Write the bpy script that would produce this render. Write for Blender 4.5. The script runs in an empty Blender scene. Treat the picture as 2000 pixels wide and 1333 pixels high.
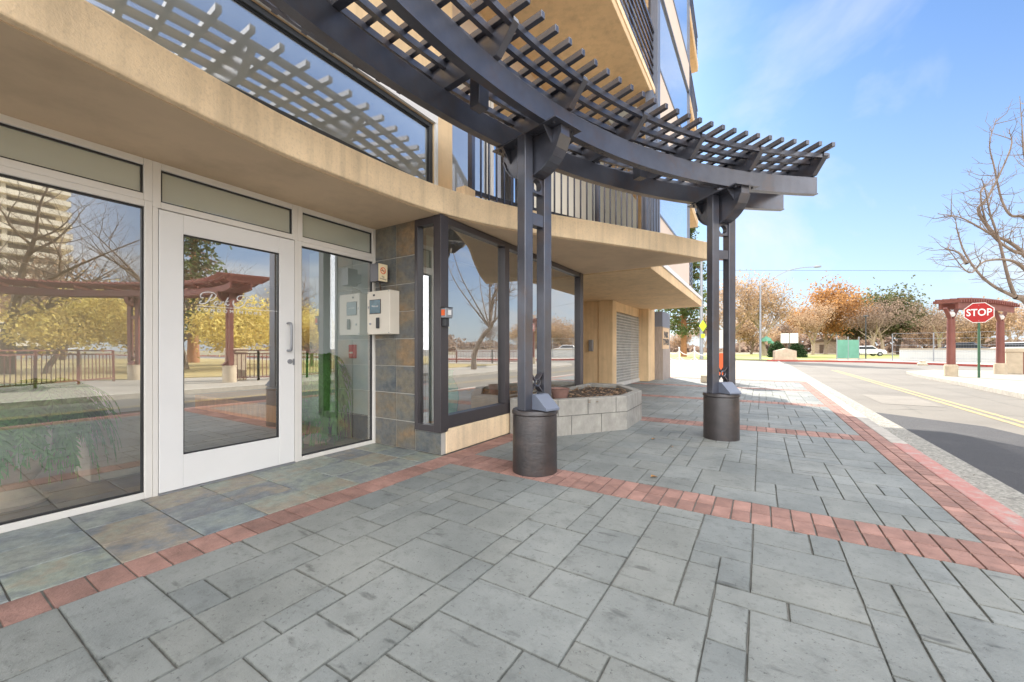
import bpy, math, random
from math import sin, cos, pi, radians as R_
from mathutils import Vector, Matrix
random.seed(7)
S = bpy.context.scene
COL = S.collection
# ------------------------------------------------------------------ camera
cd = bpy.data.cameras.new('camera'); cam = bpy.data.objects.new('camera', cd); COL.objects.link(cam)
cam.location = (0, 0, 1.1); cam.rotation_euler = (R_(90), 0, R_(32))
cd.sensor_width = 36; cd.lens = 14.04; cd.shift_y = 0.00825; cd.clip_start = .05; cd.clip_end = 3000
S.camera = cam
# ------------------------------------------------------------------ light
SUN_AZ = Vector((-.49, .87, 0)).normalized(); SUN_EL = R_(33)
sd = Vector((SUN_AZ.x*cos(SUN_EL), SUN_AZ.y*cos(SUN_EL), sin(SUN_EL)))
sl = bpy.data.lights.new('sun', 'SUN'); so = bpy.data.objects.new('sun', sl); COL.objects.link(so)
so.rotation_euler = sd.to_track_quat('Z', 'Y').to_euler(); sl.energy = 2.6; sl.angle = R_(.5); sl.color = (1, .93, .82)
W = bpy.data.worlds.new('World'); S.world = W; W.use_nodes = True
wn = W.node_tree; wn.nodes.clear(); NW = wn.nodes.new
sky = NW('ShaderNodeTexSky'); sky.sky_type = 'NISHITA'; sky.sun_disc = False
sky.sun_elevation = SUN_EL; sky.sun_rotation = math.atan2(SUN_AZ.x, SUN_AZ.y); sky.air_density = 1.0; sky.dust_density = .8; sky.ozone_density = 2.0
tc = NW('ShaderNodeTexCoord'); sep = NW('ShaderNodeSeparateXYZ'); wn.links.new(tc.outputs['Generated'], sep.inputs[0])
def wmath(op, a, b):
    n = NW('ShaderNodeMath'); n.operation = op
    for i, v in enumerate((a, b)):
        if isinstance(v, (int, float)): n.inputs[i].default_value = v
        else: wn.links.new(v, n.inputs[i])
    return n.outputs[0]
den = wmath('ADD', wmath('MAXIMUM', sep.outputs[2], 0.0), .22)
cmb = NW('ShaderNodeCombineXYZ'); wn.links.new(wmath('DIVIDE', sep.outputs[0], den), cmb.inputs[0]); wn.links.new(wmath('DIVIDE', sep.outputs[1], den), cmb.inputs[1])
mp = NW('ShaderNodeMapping'); mp.inputs['Rotation'].default_value = (0, 0, R_(25)); mp.inputs['Scale'].default_value = (.9, .38, 1); mp.inputs['Location'].default_value = (.35, .2, 0); wn.links.new(cmb.outputs[0], mp.inputs[0])
nz = NW('ShaderNodeTexNoise'); nz.inputs['Scale'].default_value = 1.5; nz.inputs['Detail'].default_value = 7; nz.inputs['Roughness'].default_value = .55; nz.inputs['Distortion'].default_value = .5; wn.links.new(mp.outputs[0], nz.inputs['Vector'])
rp = NW('ShaderNodeValToRGB'); rp.color_ramp.elements[0].position = .49; rp.color_ramp.elements[0].color = (.0, .0, .0, 1); rp.color_ramp.elements[1].position = .67; rp.color_ramp.elements[1].color = (.75, .75, .75, 1); wn.links.new(nz.outputs[0], rp.inputs[0])
hz_ = wmath('POWER', wmath('SUBTRACT', 1.0, wmath('MAXIMUM', sep.outputs[2], 0.0)), 3.6)
fac = wmath('MINIMUM', wmath('ADD', rp.outputs[0], wmath('MULTIPLY', hz_, .85)), .95)
scl = NW('ShaderNodeVectorMath'); scl.operation = 'MULTIPLY'; scl.inputs[1].default_value = (.20, .30, .405); wn.links.new(sky.outputs[0], scl.inputs[0])
mx0 = NW('ShaderNodeMix'); mx0.data_type = 'RGBA'; wn.links.new(fac, mx0.inputs[0]); wn.links.new(scl.outputs[0], mx0.inputs[6]); mx0.inputs[7].default_value = (2.0, 2.12, 2.25, 1)
# added bright fill overhead and behind the camera, unseen, to lift the shade
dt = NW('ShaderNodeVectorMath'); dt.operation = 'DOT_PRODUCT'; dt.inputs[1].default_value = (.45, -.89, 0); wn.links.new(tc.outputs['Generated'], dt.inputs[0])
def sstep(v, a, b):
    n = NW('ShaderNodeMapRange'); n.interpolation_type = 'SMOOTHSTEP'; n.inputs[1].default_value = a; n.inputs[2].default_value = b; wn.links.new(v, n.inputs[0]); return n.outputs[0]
fill_sky = wmath('MAXIMUM', sstep(sep.outputs[2], .60, .85), sstep(dt.outputs['Value'], .15, .6))
mx = NW('ShaderNodeMix'); mx.data_type = 'RGBA'; wn.links.new(wmath('MULTIPLY', fill_sky, .9), mx.inputs[0]); wn.links.new(mx0.outputs[2], mx.inputs[6]); mx.inputs[7].default_value = (8.6, 8.6, 8.7, 1)
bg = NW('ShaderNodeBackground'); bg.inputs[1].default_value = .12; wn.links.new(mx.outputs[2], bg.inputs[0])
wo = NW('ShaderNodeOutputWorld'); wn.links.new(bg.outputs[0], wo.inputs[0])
S.view_settings.view_transform = 'Standard'; S.view_settings.look = 'None'; S.view_settings.gamma = 1; S.view_settings.exposure = 2.0
S.render.engine = 'CYCLES'
S.cycles.max_bounces = 10; S.cycles.transparent_max_bounces = 16; S.cycles.glossy_bounces = 5

# ------------------------------------------------------------------ materials
M = {}
def nodes(name):
    m = bpy.data.materials.new(name); m.use_nodes = True; nt = m.node_tree
    return m, nt, nt.nodes['Principled BSDF'], nt.nodes['Material Output']
def noise(nt, scale, detail=4, rough=.55, vec=None, sc=None):
    n = nt.nodes.new('ShaderNodeTexNoise'); n.inputs['Scale'].default_value = scale; n.inputs['Detail'].default_value = detail; n.inputs['Roughness'].default_value = rough
    t = nt.nodes.new('ShaderNodeTexCoord')
    if sc:
        mpn = nt.nodes.new('ShaderNodeMapping'); mpn.inputs['Scale'].default_value = sc; nt.links.new(t.outputs['Object'], mpn.inputs[0]); nt.links.new(mpn.outputs[0], n.inputs['Vector'])
    else: nt.links.new(t.outputs['Object'], n.inputs['Vector'])
    return n.outputs[0]
def ramp(nt, src, stops):
    r = nt.nodes.new('ShaderNodeValToRGB'); e = r.color_ramp.elements
    while len(e) < len(stops): e.new(.5)
    for i, (p, c) in enumerate(stops):
        e[i].position = p; e[i].color = (c[0], c[1], c[2], 1) if hasattr(c, '__len__') else (c, c, c, 1)
    nt.links.new(src, r.inputs[0]); return r.outputs[0]
def mix(nt, f, a, b, mode='MIX'):
    n = nt.nodes.new('ShaderNodeMix'); n.data_type = 'RGBA'; n.blend_type = mode
    if isinstance(f, (int, float)): n.inputs[0].default_value = f
    else: nt.links.new(f, n.inputs[0])
    for i, v in ((6, a), (7, b)):
        if isinstance(v, tuple): n.inputs[i].default_value = (*v, 1) if len(v) == 3 else v
        else: nt.links.new(v, n.inputs[i])
    return n.outputs[2]
def bump(nt, bs, src, strength, dist=.01):
    b = nt.nodes.new('ShaderNodeBump'); b.inputs['Strength'].default_value = strength; b.inputs['Distance'].default_value = dist
    nt.links.new(src, b.inputs['Height']); nt.links.new(b.outputs[0], bs.inputs['Normal'])
def mat(name, base, rough=.6, var=.15, vs=3, bmp=.15, bscale=60, metal=0, spec=.5, rnd=0, tint=None, tv=.5, tscale=1.2, sc=None, dist=.01, streak=0):
    if name in M: return M[name]
    m, nt, bs, out = nodes(name)
    n1 = noise(nt, vs, 6, .6, sc=sc)
    lo = tuple(c*(1-var) for c in base); hi = tuple(min(1, c*(1+var)) for c in base)
    col = ramp(nt, n1, [(.3, lo), (.7, hi)])
    if tint:
        n2 = noise(nt, tscale, 7, .65); f = ramp(nt, n2, [(.5, 0.0), (.72, tv)]); col = mix(nt, f, col, tint)
    if streak: col = mix(nt, 1.0, col, ramp(nt, noise(nt, 2.2, 6, .65, sc=(4, 4, .22)), [(.36, 1-streak), (.55, 1.0)]), 'MULTIPLY')
    if rnd:
        at = nt.nodes.new('ShaderNodeAttribute'); at.attribute_name = 'rnd'
        g = ramp(nt, at.outputs['Fac'], [(0, 1-rnd), (1, 1.0)]); col = mix(nt, 1.0, col, g, 'MULTIPLY')
    nt.links.new(col, bs.inputs['Base Color'])
    bs.inputs['Roughness'].default_value = rough; bs.inputs['Metallic'].default_value = metal; bs.inputs['Specular IOR Level'].default_value = spec
    if bmp: bump(nt, bs, noise(nt, bscale, 5, .6, sc=sc), bmp, dist)
    M[name] = m; return m
# paving
def paver_mat():
    m, nt, bs, out = nodes('grey_stamped_paver')
    c = ramp(nt, noise(nt, 1.3, 7, .65), [(.3, (.150, .163, .160)), (.52, (.212, .226, .220)), (.72, (.268, .280, .270))])
    c2 = ramp(nt, noise(nt, 9, 8, .75), [(.32, .62), (.48, 1.0)]); c = mix(nt, .75, c, c2, 'MULTIPLY')
    c3 = ramp(nt, noise(nt, 45, 4, .8), [(.33, .30), (.41, 1.0)]); c = mix(nt, .85, c, c3, 'MULTIPLY')
    sm = ramp(nt, noise(nt, 4.5, 3, .5, sc=(1, 3.3, 1)), [(.64, 1.0), (.72, .5)]); c = mix(nt, .9, c, sm, 'MULTIPLY')
    at = nt.nodes.new('ShaderNodeAttribute'); at.attribute_name = 'rnd'
    c = mix(nt, 1.0, c, ramp(nt, at.outputs['Fac'], [(0, (.82, .84, .85)), (.5, (.96, .94, .90)), (1, (1, 1, .99))]), 'MULTIPLY')
    ed = nt.nodes.new('ShaderNodeAttribute'); ed.attribute_name = 'edge'
    es = nt.nodes.new('ShaderNodeMath'); es.operation = 'MULTIPLY_ADD'; es.inputs[1].default_value = .9; nt.links.new(ed.outputs['Fac'], es.inputs[0]); nt.links.new(noise(nt, 11, 7, .75), es.inputs[2])
    c = mix(nt, 1.0, c, ramp(nt, es.outputs[0], [(.40, (.60, .59, .56)), (.58, (.92, .92, .90)), (.9, (1, 1, 1))]), 'MULTIPLY')
    nt.links.new(c, bs.inputs['Base Color']); bs.inputs['Roughness'].default_value = .68
    b = mix(nt, .5, noise(nt, 7, 5, .6), noise(nt, 70, 5, .7)); bump(nt, bs, b, .8, .008); return m
M['paver'] = paver_mat()
def slate_mat(name, cols, rough=.5):
    m, nt, bs, out = nodes(name)
    at = nt.nodes.new('ShaderNodeAttribute'); at.attribute_name = 'rnd'
    n = noise(nt, 2.6, 6, .7, sc=(1, 1, 1.4))
    ad = nt.nodes.new('ShaderNodeMath'); ad.operation = 'MULTIPLY_ADD'; ad.inputs[1].default_value = 1.25; nt.links.new(n, ad.inputs[0]); 
    sb = nt.nodes.new('ShaderNodeMath'); sb.operation = 'SUBTRACT'; sb.inputs[1].default_value = .5; s2 = nt.nodes.new('ShaderNodeMath'); s2.operation = 'MULTIPLY'; s2.inputs[1].default_value = .78; nt.links.new(at.outputs['Fac'], s2.inputs[0]); nt.links.new(s2.outputs[0], sb.inputs[0]); nt.links.new(sb.outputs[0], ad.inputs[2])
    c = ramp(nt, ad.outputs[0], [(i/(len(cols)-1), k) for i, k in enumerate(cols)])
    c = mix(nt, .7, c, ramp(nt, noise(nt, 14, 8, .75), [(.3, .5), (.6, 1.15)]), 'MULTIPLY')
    nt.links.new(c, bs.inputs['Base Color']); bs.inputs['Roughness'].default_value = rough
    b = mix(nt, .4, noise(nt, 5, 6, .65), noise(nt, 30, 5, .7)); bump(nt, bs, b, .6, .01); return m
M['slate_floor'] = slate_mat('slate_floor_tile', [(.11, .125, .15), (.21, .24, .235), (.26, .28, .25), (.15, .165, .18), (.28, .24, .18), (.25, .28, .235), (.12, .135, .16)], .42)
M['slate_wall'] = slate_mat('slate_wall_tile', [(.08, .095, .11), (.14, .145, .135), (.19, .165, .12), (.12, .125, .125), (.17, .15, .115), (.24, .165, .095), (.31, .20, .10)], .55)
M['grout'] = mat('pale_grout', (.42, .40, .36), .9)
M['joint'] = mat('dark_joint', (.15, .145, .13), .95, .3, 12)
M['brick'] = mat('red_paver_brick', (.335, .188, .152), .8, .28, 7, .6, 60, rnd=.35, tint=(.27, .16, .135), tv=.6, tscale=5)
M['stucco'] = mat('tan_stucco', (.76, .55, .32), .85, .10, 1.5, .25, 130, tint=(.50, .36, .22), tv=.35, tscale=2.5, streak=.12, dist=.004)
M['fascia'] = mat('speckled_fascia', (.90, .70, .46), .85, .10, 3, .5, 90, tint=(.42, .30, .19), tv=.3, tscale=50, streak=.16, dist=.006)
M['pale_panel'] = mat('pale_balcony_panel', (.80, .77, .68), .7, .04, 1, 0)
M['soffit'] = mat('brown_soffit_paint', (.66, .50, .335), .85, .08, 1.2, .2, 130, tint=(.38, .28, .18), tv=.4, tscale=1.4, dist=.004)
M['white_alu'] = mat('warm_white_paint', (.76, .73, .68), .38, .03, 2, 0)
M['white'] = mat('white_paint', (.8, .79, .77), .5, .03, 2, 0)
M['gasket'] = mat('black_gasket', (.02, .02, .022), .5, .1, 2, 0)
M['steel'] = mat('dark_painted_steel', (.095, .10, .125), .27, .25, 2.2, .08, 40, metal=.4, spec=1.0, tint=(.13, .085, .065), tv=.55, tscale=4)
M['bronze'] = mat('dark_bronze_frame', (.045, .038, .042), .38, .15, 3, 0, spec=.7)
M['slate_blue'] = mat('blue_grey_steel', (.15, .17, .22), .42, .08, 2, 0)
M['base'] = mat('dark_trowelled_stucco', (.028, .022, .022), .42, .4, 4, .28, 20, spec=.8, tint=(.085, .055, .042), tv=.5, tscale=7, sc=(1, 1, 3), dist=.009)
M['concrete'] = mat('grey_concrete', (.42, .40, .37), .9, .18, 4, .4, 70, tint=(.28, .27, .25), tv=.6, tscale=6)
M['planter'] = mat('planter_concrete', (.34, .322, .285), .9, .2, 10, .7, 45, tint=(.22, .21, .20), tv=.5, tscale=5, sc=(1, 1, .6))
M['wall_white'] = mat('pale_painted_wall', (.62, .62, .58), .8, .06, .6, 0)
M['plaza'] = mat('pale_concrete_paving', (.29, .268, .23), .9, .12, .8, .3, 60, tint=(.36, .33, .29), tv=.5, tscale=.5)
M['asphalt_light'] = mat('pale_road_patch', (.195, .178, .153), .9, .1, 2, .5, 120)
M['asphalt'] = mat('worn_asphalt', (.158, .145, .125), .9, .16, .5, .5, 120, tint=(.16, .145, .13), tv=.6, tscale=.35)
M['shaded_new_asphalt'] = mat('dark_asphalt', (.052, .052, .056), .88, .3, 90, .8, 170, tint=(.10, .10, .10), tv=.35, tscale=1.5)
M['gutter'] = mat('exposed_gutter_concrete', (.27, .26, .23), .95, .5, 40, 1.0, 60, tint=(.12, .115, .105), tv=.7, tscale=9)
M['kerb'] = mat('kerb_concrete', (.38, .355, .315), .9, .2, 8, .5, 60)
def worn(name, paint, under, lo=.5, hi=.58, sc=9):
    m, nt, bs, out = nodes(name)
    f = ramp(nt, noise(nt, sc, 8, .75), [(lo, 0.0), (hi, 1.0)])
    c = mix(nt, f, ramp(nt, noise(nt, 3, 4, .6), [(.3, tuple(k*.85 for k in paint)), (.7, paint)]), under)
    nt.links.new(c, bs.inputs['Base Color']); bs.inputs['Roughness'].default_value = .85; bump(nt, bs, noise(nt, 60, 4, .6), .4, .006); M[name] = m; return m
worn('worn_red_kerb', (.42, .19, .165), (.36, .30, .27), .48, .64)
worn('red_kerb', (.46, .09, .07), (.45, .40, .36), .62, .7)
worn('yellow_line', (.42, .31, .12), (.19, .175, .15), .44, .62, 10)
M['lawn'] = mat('winter_lawn', (.27, .30, .075), .95, .3, .3, .6, 30, tint=(.30, .26, .10), tv=.6, tscale=.15)
M['leafy_ground'] = mat('leaf_strewn_grass', (.30, .24, .10), .95, .3, 1.5, .5, 20, tint=(.45, .30, .12), tv=.8, tscale=2)
M['earth'] = mat('park_ground', (.22, .19, .12), .95, .25, .2, .5, 10)
M['soil'] = mat('planter_soil', (.09, .065, .045), .95, .4, 20, 1, 50)
M['red_paint'] = mat('weathered_red_steel', (.19, .062, .05), .5, .15, 2, .1, 40, tint=(.28, .12, .09), tv=.4)
M['beige'] = mat('beige_cast_stone', (.50, .42, .31), .9, .12, 5, .4, 50)
M['bright_red'] = mat('bright_red_paint', (.62, .035, .02), .4, .05, 2, 0)
M['orange_red'] = mat('orange_red_panel', (.75, .13, .03), .45, .05, 2, 0)
M['sign_red'] = mat('sign_red', (.40, .009, .009), .35, .04, 2, 0)
M['green_post'] = mat('green_sign_post', (.03, .10, .05), .5, .1, 2, 0)
M['galv'] = mat('galvanised_steel', (.30, .31, .33), .45, .08, 3, 0, metal=.4)
M['lime'] = mat('fluorescent_lime', (.55, .85, .03), .5, .04, 2, 0)
M['bark'] = mat('grey_brown_bark', (.17, .12, .085), .95, .3, 6, .6, 20)
M['bark_street'] = mat('grey_street_bark', (.22, .17, .135), .95, .25, 5, .5, 20)
M['bark_pale'] = mat('pale_bark', (.36, .28, .20), .95, .25, 5, .5, 20)
M['bark_red'] = mat('reddish_bark', (.32, .15, .07), .95, .25, 4, .6, 12)
def leafm(name, c, var=.35):
    m = mat(name, c, .75, var, 1.1, 0, rnd=.4, spec=.2); nt = m.node_tree; bs = nt.nodes['Principled BSDF']; tr = nt.nodes.new('ShaderNodeBsdfTranslucent'); ms = nt.nodes.new('ShaderNodeMixShader'); ms.inputs[0].default_value = .5
    nt.links.new(bs.inputs['Base Color'].links[0].from_socket, tr.inputs['Color']); nt.links.new(bs.outputs[0], ms.inputs[1]); nt.links.new(tr.outputs[0], ms.inputs[2]); nt.links.new(ms.outputs[0], nt.nodes['Material Output'].inputs[0]); return m
M['leaf_rust'] = leafm('rust_leaves', (.50, .26, .10)); M['leaf_tan'] = leafm('tan_leaves', (.54, .37, .24)); M['leaf_yellow'] = leafm('golden_leaves', (.95, .66, .22))
M['leaf_green'] = leafm('evergreen_needles', (.13, .16, .055)); M['leaf_olive'] = leafm('olive_needles', (.16, .17, .07)); M['leaf_hedge'] = leafm('dark_hedge_leaves', (.045, .085, .03)); M['twig'] = leafm('bare_twigs', (.36, .26, .20))
M['fern'] = leafm('fern_fronds', (.27, .66, .17))
M['terracotta'] = mat('pale_urn_plaster', (.72, .56, .42), .8, .15, 6, .3, 40)
M['urn_white'] = mat('white_urn_relief', (.72, .68, .60), .8, .15, 6, .3, 40)
M['int_wall'] = mat('pale_interior_plaster', (.70, .72, .66), .8, .04, 1, 0)
M['int_teal'] = mat('pale_teal_plaster', (.62, .72, .70), .8, .04, 1, 0)
M['int_floor'] = mat('brown_lobby_tile', (.22, .15, .10), .35, .2, 2, 0, tint=(.30, .18, .09), tv=.6)
M['wood_floor'] = mat('orange_wood_floor', (.80, .40, .14), .4, .2, 3, 0, sc=(6, 1, 1))
M['dark'] = mat('charcoal', (.045, .047, .05), .6, .1, 2, 0)
M['siding'] = mat('grey_wood_siding', (.33, .29, .26), .85, .2, 3, .4, 25, sc=(8, 8, 1))
M['sign_tan'] = mat('tan_sign_face', (.62, .45, .28), .7, .06, 2, 0)
M['spandrel'] = mat('pale_pink_tan_panel', (.68, .56, .47), .8, .05, 1, .1, 90)
M['gatebar'] = mat('white_grille_steel', (.60, .58, .53), .5, .12, 3, 0)
M['screen'] = mat('lcd_glass', (.06, .13, .16), .15, .3, 14, 0)
M['beige_metal'] = mat('cream_enamel', (.72, .66, .56), .45, .04, 3, 0)
M['cream_sign'] = mat('cream_label', (.85, .72, .48), .6, .03, 3, 0)
M['tower'] = mat('cream_balcony_concrete', (.82, .74, .58), .85, .08, .1, 0)
M['tower_dark'] = mat('tower_recess', (.25, .21, .17), .5, .2, .2, 0)
M['green_mesh'] = mat('green_windscreen', (.14, .34, .24), .8, .12, 1, 0)
M['car_white'] = mat('white_car_paint', (.72, .73, .74), .25, .02, 1, 0); M['car_dark'] = mat('dark_car_paint', (.04, .05, .07), .22, .02, 1, 0); M['tyre'] = mat('tyre_rubber', (.02, .02, .02), .8, .1, 3, 0)
M['blue_glass'] = mat('car_window', (.02, .025, .03), .08, .05, 1, 0)
M['grit'] = mat('grit', (.2,.17,.13), .9, .5, 30, 0)
M['stone'] = mat('park_stone', (.55, .43, .32), .9, .2, 2, .3, 20)
M['vase'] = mat('green_glazed_ceramic', (.05, .42, .22), .25, .1, 3, 0)
M['pull_red'] = mat('alarm_red', (.5, .02, .04), .4, .03, 3, 0)
M['leaf_litter'] = mat('dry_leaf', (.40, .20, .06), .8, .3, 30, 0)
def glass(name, tint, refl=.30, wav=.12, wsc=1.2, body=None, bf=0):
    m, nt, bs, out = nodes(name); nt.nodes.remove(bs)
    g = nt.nodes.new('ShaderNodeBsdfGlossy'); g.inputs['Roughness'].default_value = .004; g.inputs['Color'].default_value = (.97, .97, .97, 1)
    b = nt.nodes.new('ShaderNodeBump'); b.inputs['Strength'].default_value = wav; b.inputs['Distance'].default_value = .02; nt.links.new(noise(nt, wsc, 1, .4), b.inputs['Height']); nt.links.new(b.outputs[0], g.inputs['Normal'])
    t = nt.nodes.new('ShaderNodeBsdfTransparent'); t.inputs['Color'].default_value = (*tint, 1)
    fr = nt.nodes.new('ShaderNodeFresnel'); fr.inputs['IOR'].default_value = 1.5
    ma = nt.nodes.new('ShaderNodeMath'); ma.operation = 'MULTIPLY_ADD'; ma.use_clamp = True; ma.inputs[1].default_value = 1.1; ma.inputs[2].default_value = refl; nt.links.new(fr.outputs[0], ma.inputs[0])
    inner = t.outputs[0]
    if body:
        d = nt.nodes.new('ShaderNodeBsdfDiffuse'); d.inputs['Color'].default_value = (*body, 1); mm = nt.nodes.new('ShaderNodeMixShader'); mm.inputs[0].default_value = bf; nt.links.new(t.outputs[0], mm.inputs[1]); nt.links.new(d.outputs[0], mm.inputs[2]); inner = mm.outputs[0]
    s = nt.nodes.new('ShaderNodeMixShader'); nt.links.new(ma.outputs[0], s.inputs[0]); nt.links.new(inner, s.inputs[1]); nt.links.new(g.outputs[0], s.inputs[2]); nt.links.new(s.outputs[0], out.inputs[0]); M[name] = m; return m
glass('store_glass', (.99, .995, .99), .32, .10, .9)
glass('lit_room_glass', (.85, .88, .84), .20, .02, .9, (.72, .75, .64), .6)  # light of the room behind painted in as a diffuse body colour
glass('door_glass', (.94, .97, .96), .48, .03, .7)
glass('bay_glass', (.93, .95, .94), .42, .035, .8)
glass('upper_glass', (.7, .75, .72), .60, .01, .5, (.80, .82, .74), .9)  # pale diffuse body colour paints interior brightness into the pane
glass('sky_glass', (.75, .80, .82), .45, .02, .5, (.80, .86, .90), .6)  # bright sky reflection put into the pane as a pale body colour
M['white_decal'] = mat('white_vinyl_lettering', (.85, .85, .84), .6, 0.0, 2, 0)

# ------------------------------------------------------------------ mesh helpers
ROOT = {}
class MB:
    def __init__(s): s.v = []; s.f = []; s.r = []; s.cur = 0.0; s.p = []
    def add(s, vs, fs, r=None):
        o = len(s.v); s.v += [tuple(p) for p in vs]; s.f += [tuple(i+o for i in f) for f in fs]
        s.r += [s.cur if r is None else r]*len(fs); return s
    def box(s, x0, y0, z0, x1, y1, z1):
        x0, x1 = sorted((x0, x1)); y0, y1 = sorted((y0, y1)); z0, z1 = sorted((z0, z1))
        return s.add([(x0,y0,z0),(x1,y0,z0),(x1,y1,z0),(x0,y1,z0),(x0,y0,z1),(x1,y0,z1),(x1,y1,z1),(x0,y1,z1)], [(3,2,1,0),(4,5,6,7),(0,1,5,4),(1,2,6,5),(2,3,7,6),(3,0,4,7)])
    def bar(s, a, b, w, h, up=(0,0,1)):
        a = Vector(a); b = Vector(b); d = (b-a).normalized(); u = Vector(up)
        if abs(d.dot(u)) > .99: u = Vector((0,1,0))
        sd_ = d.cross(u).normalized()*w/2; up_ = sd_.cross(d).normalized()*h/2
        vs = [p+i*sd_+j*up_ for p in (a, b) for i, j in ((-1,-1),(1,-1),(1,1),(-1,1))]
        return s.add(vs, [(0,1,2,3),(7,6,5,4),(0,4,5,1),(1,5,6,2),(2,6,7,3),(3,7,4,0)])
    def prism(s, pts, z0, z1):
        n = len(pts); ar = sum(pts[i][0]*pts[(i+1)%n][1]-pts[(i+1)%n][0]*pts[i][1] for i in range(n))
        if ar < 0: pts = pts[::-1]
        return s.add([(x,y,z0) for x,y in pts]+[(x,y,z1) for x,y in pts], [tuple(range(n))[::-1], tuple(range(n,2*n))]+[(i,(i+1)%n,n+(i+1)%n,n+i) for i in range(n)])
    def extr(s, pts, off):
        n = len(pts); off = Vector(off); return s.add([Vector(p) for p in pts]+[Vector(p)+off for p in pts], [tuple(range(n)), tuple(range(n,2*n))[::-1]]+[(i,n+i,n+(i+1)%n,(i+1)%n) for i in range(n)])
    def tube(s, pts, r, n=8, cap=True):
        pts = [Vector(p) for p in pts]; k = len(pts); rs = r if hasattr(r, '__len__') else [r]*k; o = len(s.v); pd = None
        for i, p in enumerate(pts):
            d = (pts[min(i+1,k-1)]-pts[max(i-1,0)]).normalized()
            if pd is None: u = d.cross(Vector((0,0,1)) if abs(d.z) < .9 else Vector((1,0,0))).normalized()
            else: u = (u-d*u.dot(d)).normalized()
            pd = d; w = d.cross(u)
            for j in range(n):
                a = 2*pi*j/n; s.v.append(tuple(p+(u*cos(a)+w*sin(a))*rs[i]))
        fs = [(o+i*n+j, o+i*n+(j+1)%n, o+(i+1)*n+(j+1)%n, o+(i+1)*n+j) for i in range(k-1) for j in range(n)]
        if cap: fs += [tuple(o+j for j in range(n))[::-1], tuple(o+(k-1)*n+j for j in range(n))]
        s.f += fs; s.r += [s.cur]*len(fs); return s
    def lathe(s, prof, c, n=32):
        o = len(s.v); k = len(prof)
        for r, z in prof:
            for j in range(n): s.v.append((c[0]+r*cos(2*pi*j/n), c[1]+r*sin(2*pi*j/n), c[2]+z))
        fs = [(o+i*n+j, o+i*n+(j+1)%n, o+(i+1)*n+(j+1)%n, o+(i+1)*n+j) for i in range(k-1) for j in range(n)]
        fs += [tuple(o+j for j in range(n))[::-1], tuple(o+(k-1)*n+j for j in range(n))]
        s.f += fs; s.r += [s.cur]*len(fs); return s
    def arcbox(s, C, r0, r1, a0, a1, z0, z1, n=40):
        o = len(s.v)
        for i in range(n+1):
            a = a0+(a1-a0)*i/n
            for r, z in ((r0,z0),(r1,z0),(r1,z1),(r0,z1)): s.v.append((C[0]+r*cos(a), C[1]+r*sin(a), z))
        fs = [(o+4*i+j, o+4*i+4+j, o+4*i+4+(j+1)%4, o+4*i+(j+1)%4) for i in range(n) for j in range(4)]+[(o,o+1,o+2,o+3),(o+4*n+3,o+4*n+2,o+4*n+1,o+4*n)]
        s.f += fs; s.r += [s.cur]*len(fs); return s
    def quad(s, c, n, u, w, h, r=None):
        c = Vector(c); n = Vector(n); u = Vector(u); v = n.cross(u).normalized(); u = u.normalized()
        return s.add([c-u*w/2-v*h/2, c+u*w/2-v*h/2, c+u*w/2+v*h/2, c-u*w/2+v*h/2], [(0,1,2,3)], r)
    def build(s, name, m, parent=None, bevel=0, smooth=False, loc=None, fix=True):
        L = Vector(ROOT.get(parent.name, (0,0,0))) if parent else Vector(loc or (0,0,0))
        me = bpy.data.meshes.new(name); me.from_pydata([tuple(Vector(p)-L) for p in s.v], [], s.f)
        if any(s.r):
            a = me.attributes.new('rnd', 'FLOAT', 'FACE'); a.data.foreach_set('value', s.r)
        if fix:
            import bmesh; b = bmesh.new(); b.from_mesh(me); bmesh.ops.recalc_face_normals(b, faces=b.faces); b.to_mesh(me); b.free()
        if s.p and len(s.p) == len(s.v):
            a = me.attributes.new('edge', 'FLOAT', 'POINT'); a.data.foreach_set('value', s.p)
        me.materials.append(M[m] if isinstance(m, str) else m)
        if smooth:
            me.shade_smooth(); me.set_sharp_from_angle(angle=R_(40))
        o = bpy.data.objects.new(name, me); COL.objects.link(o)
        if parent: o.parent = parent; ROOT[o.name] = tuple(L)
        else: o.location = L; ROOT[o.name] = tuple(L)
        if bevel:
            bm_ = o.modifiers.new('bevel', 'BEVEL'); bm_.width = bevel; bm_.segments = 2; bm_.limit_method = 'ANGLE'
        return o
def tag(o, label, cat, group=None):
    o['label'] = label; o['category'] = cat
    if group: o['group'] = group
    return o
def thing(name, label, cat, loc=(0,0,0), group=None):
    o = bpy.data.objects.new(name, None); o.empty_display_size = .1; COL.objects.link(o); o.location = loc; ROOT[o.name] = tuple(loc); return tag(o, label, cat, group)
def struct(name, mb, m, **k):
    o = mb.build(name, m, **k); o['kind'] = 'structure'; return o
def copy_tree(o, parent=None):
    c = o.copy(); COL.objects.link(c); c.parent = parent
    for ch in [x for x in bpy.data.objects if x.parent == o]: copy_tree(ch, c)
    return c
def sub(parent, name, m, *boxes, bevel=0):
    b = MB()
    for q in boxes: b.box(*q)
    return b.build(name, m, parent, bevel=bevel)
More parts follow.
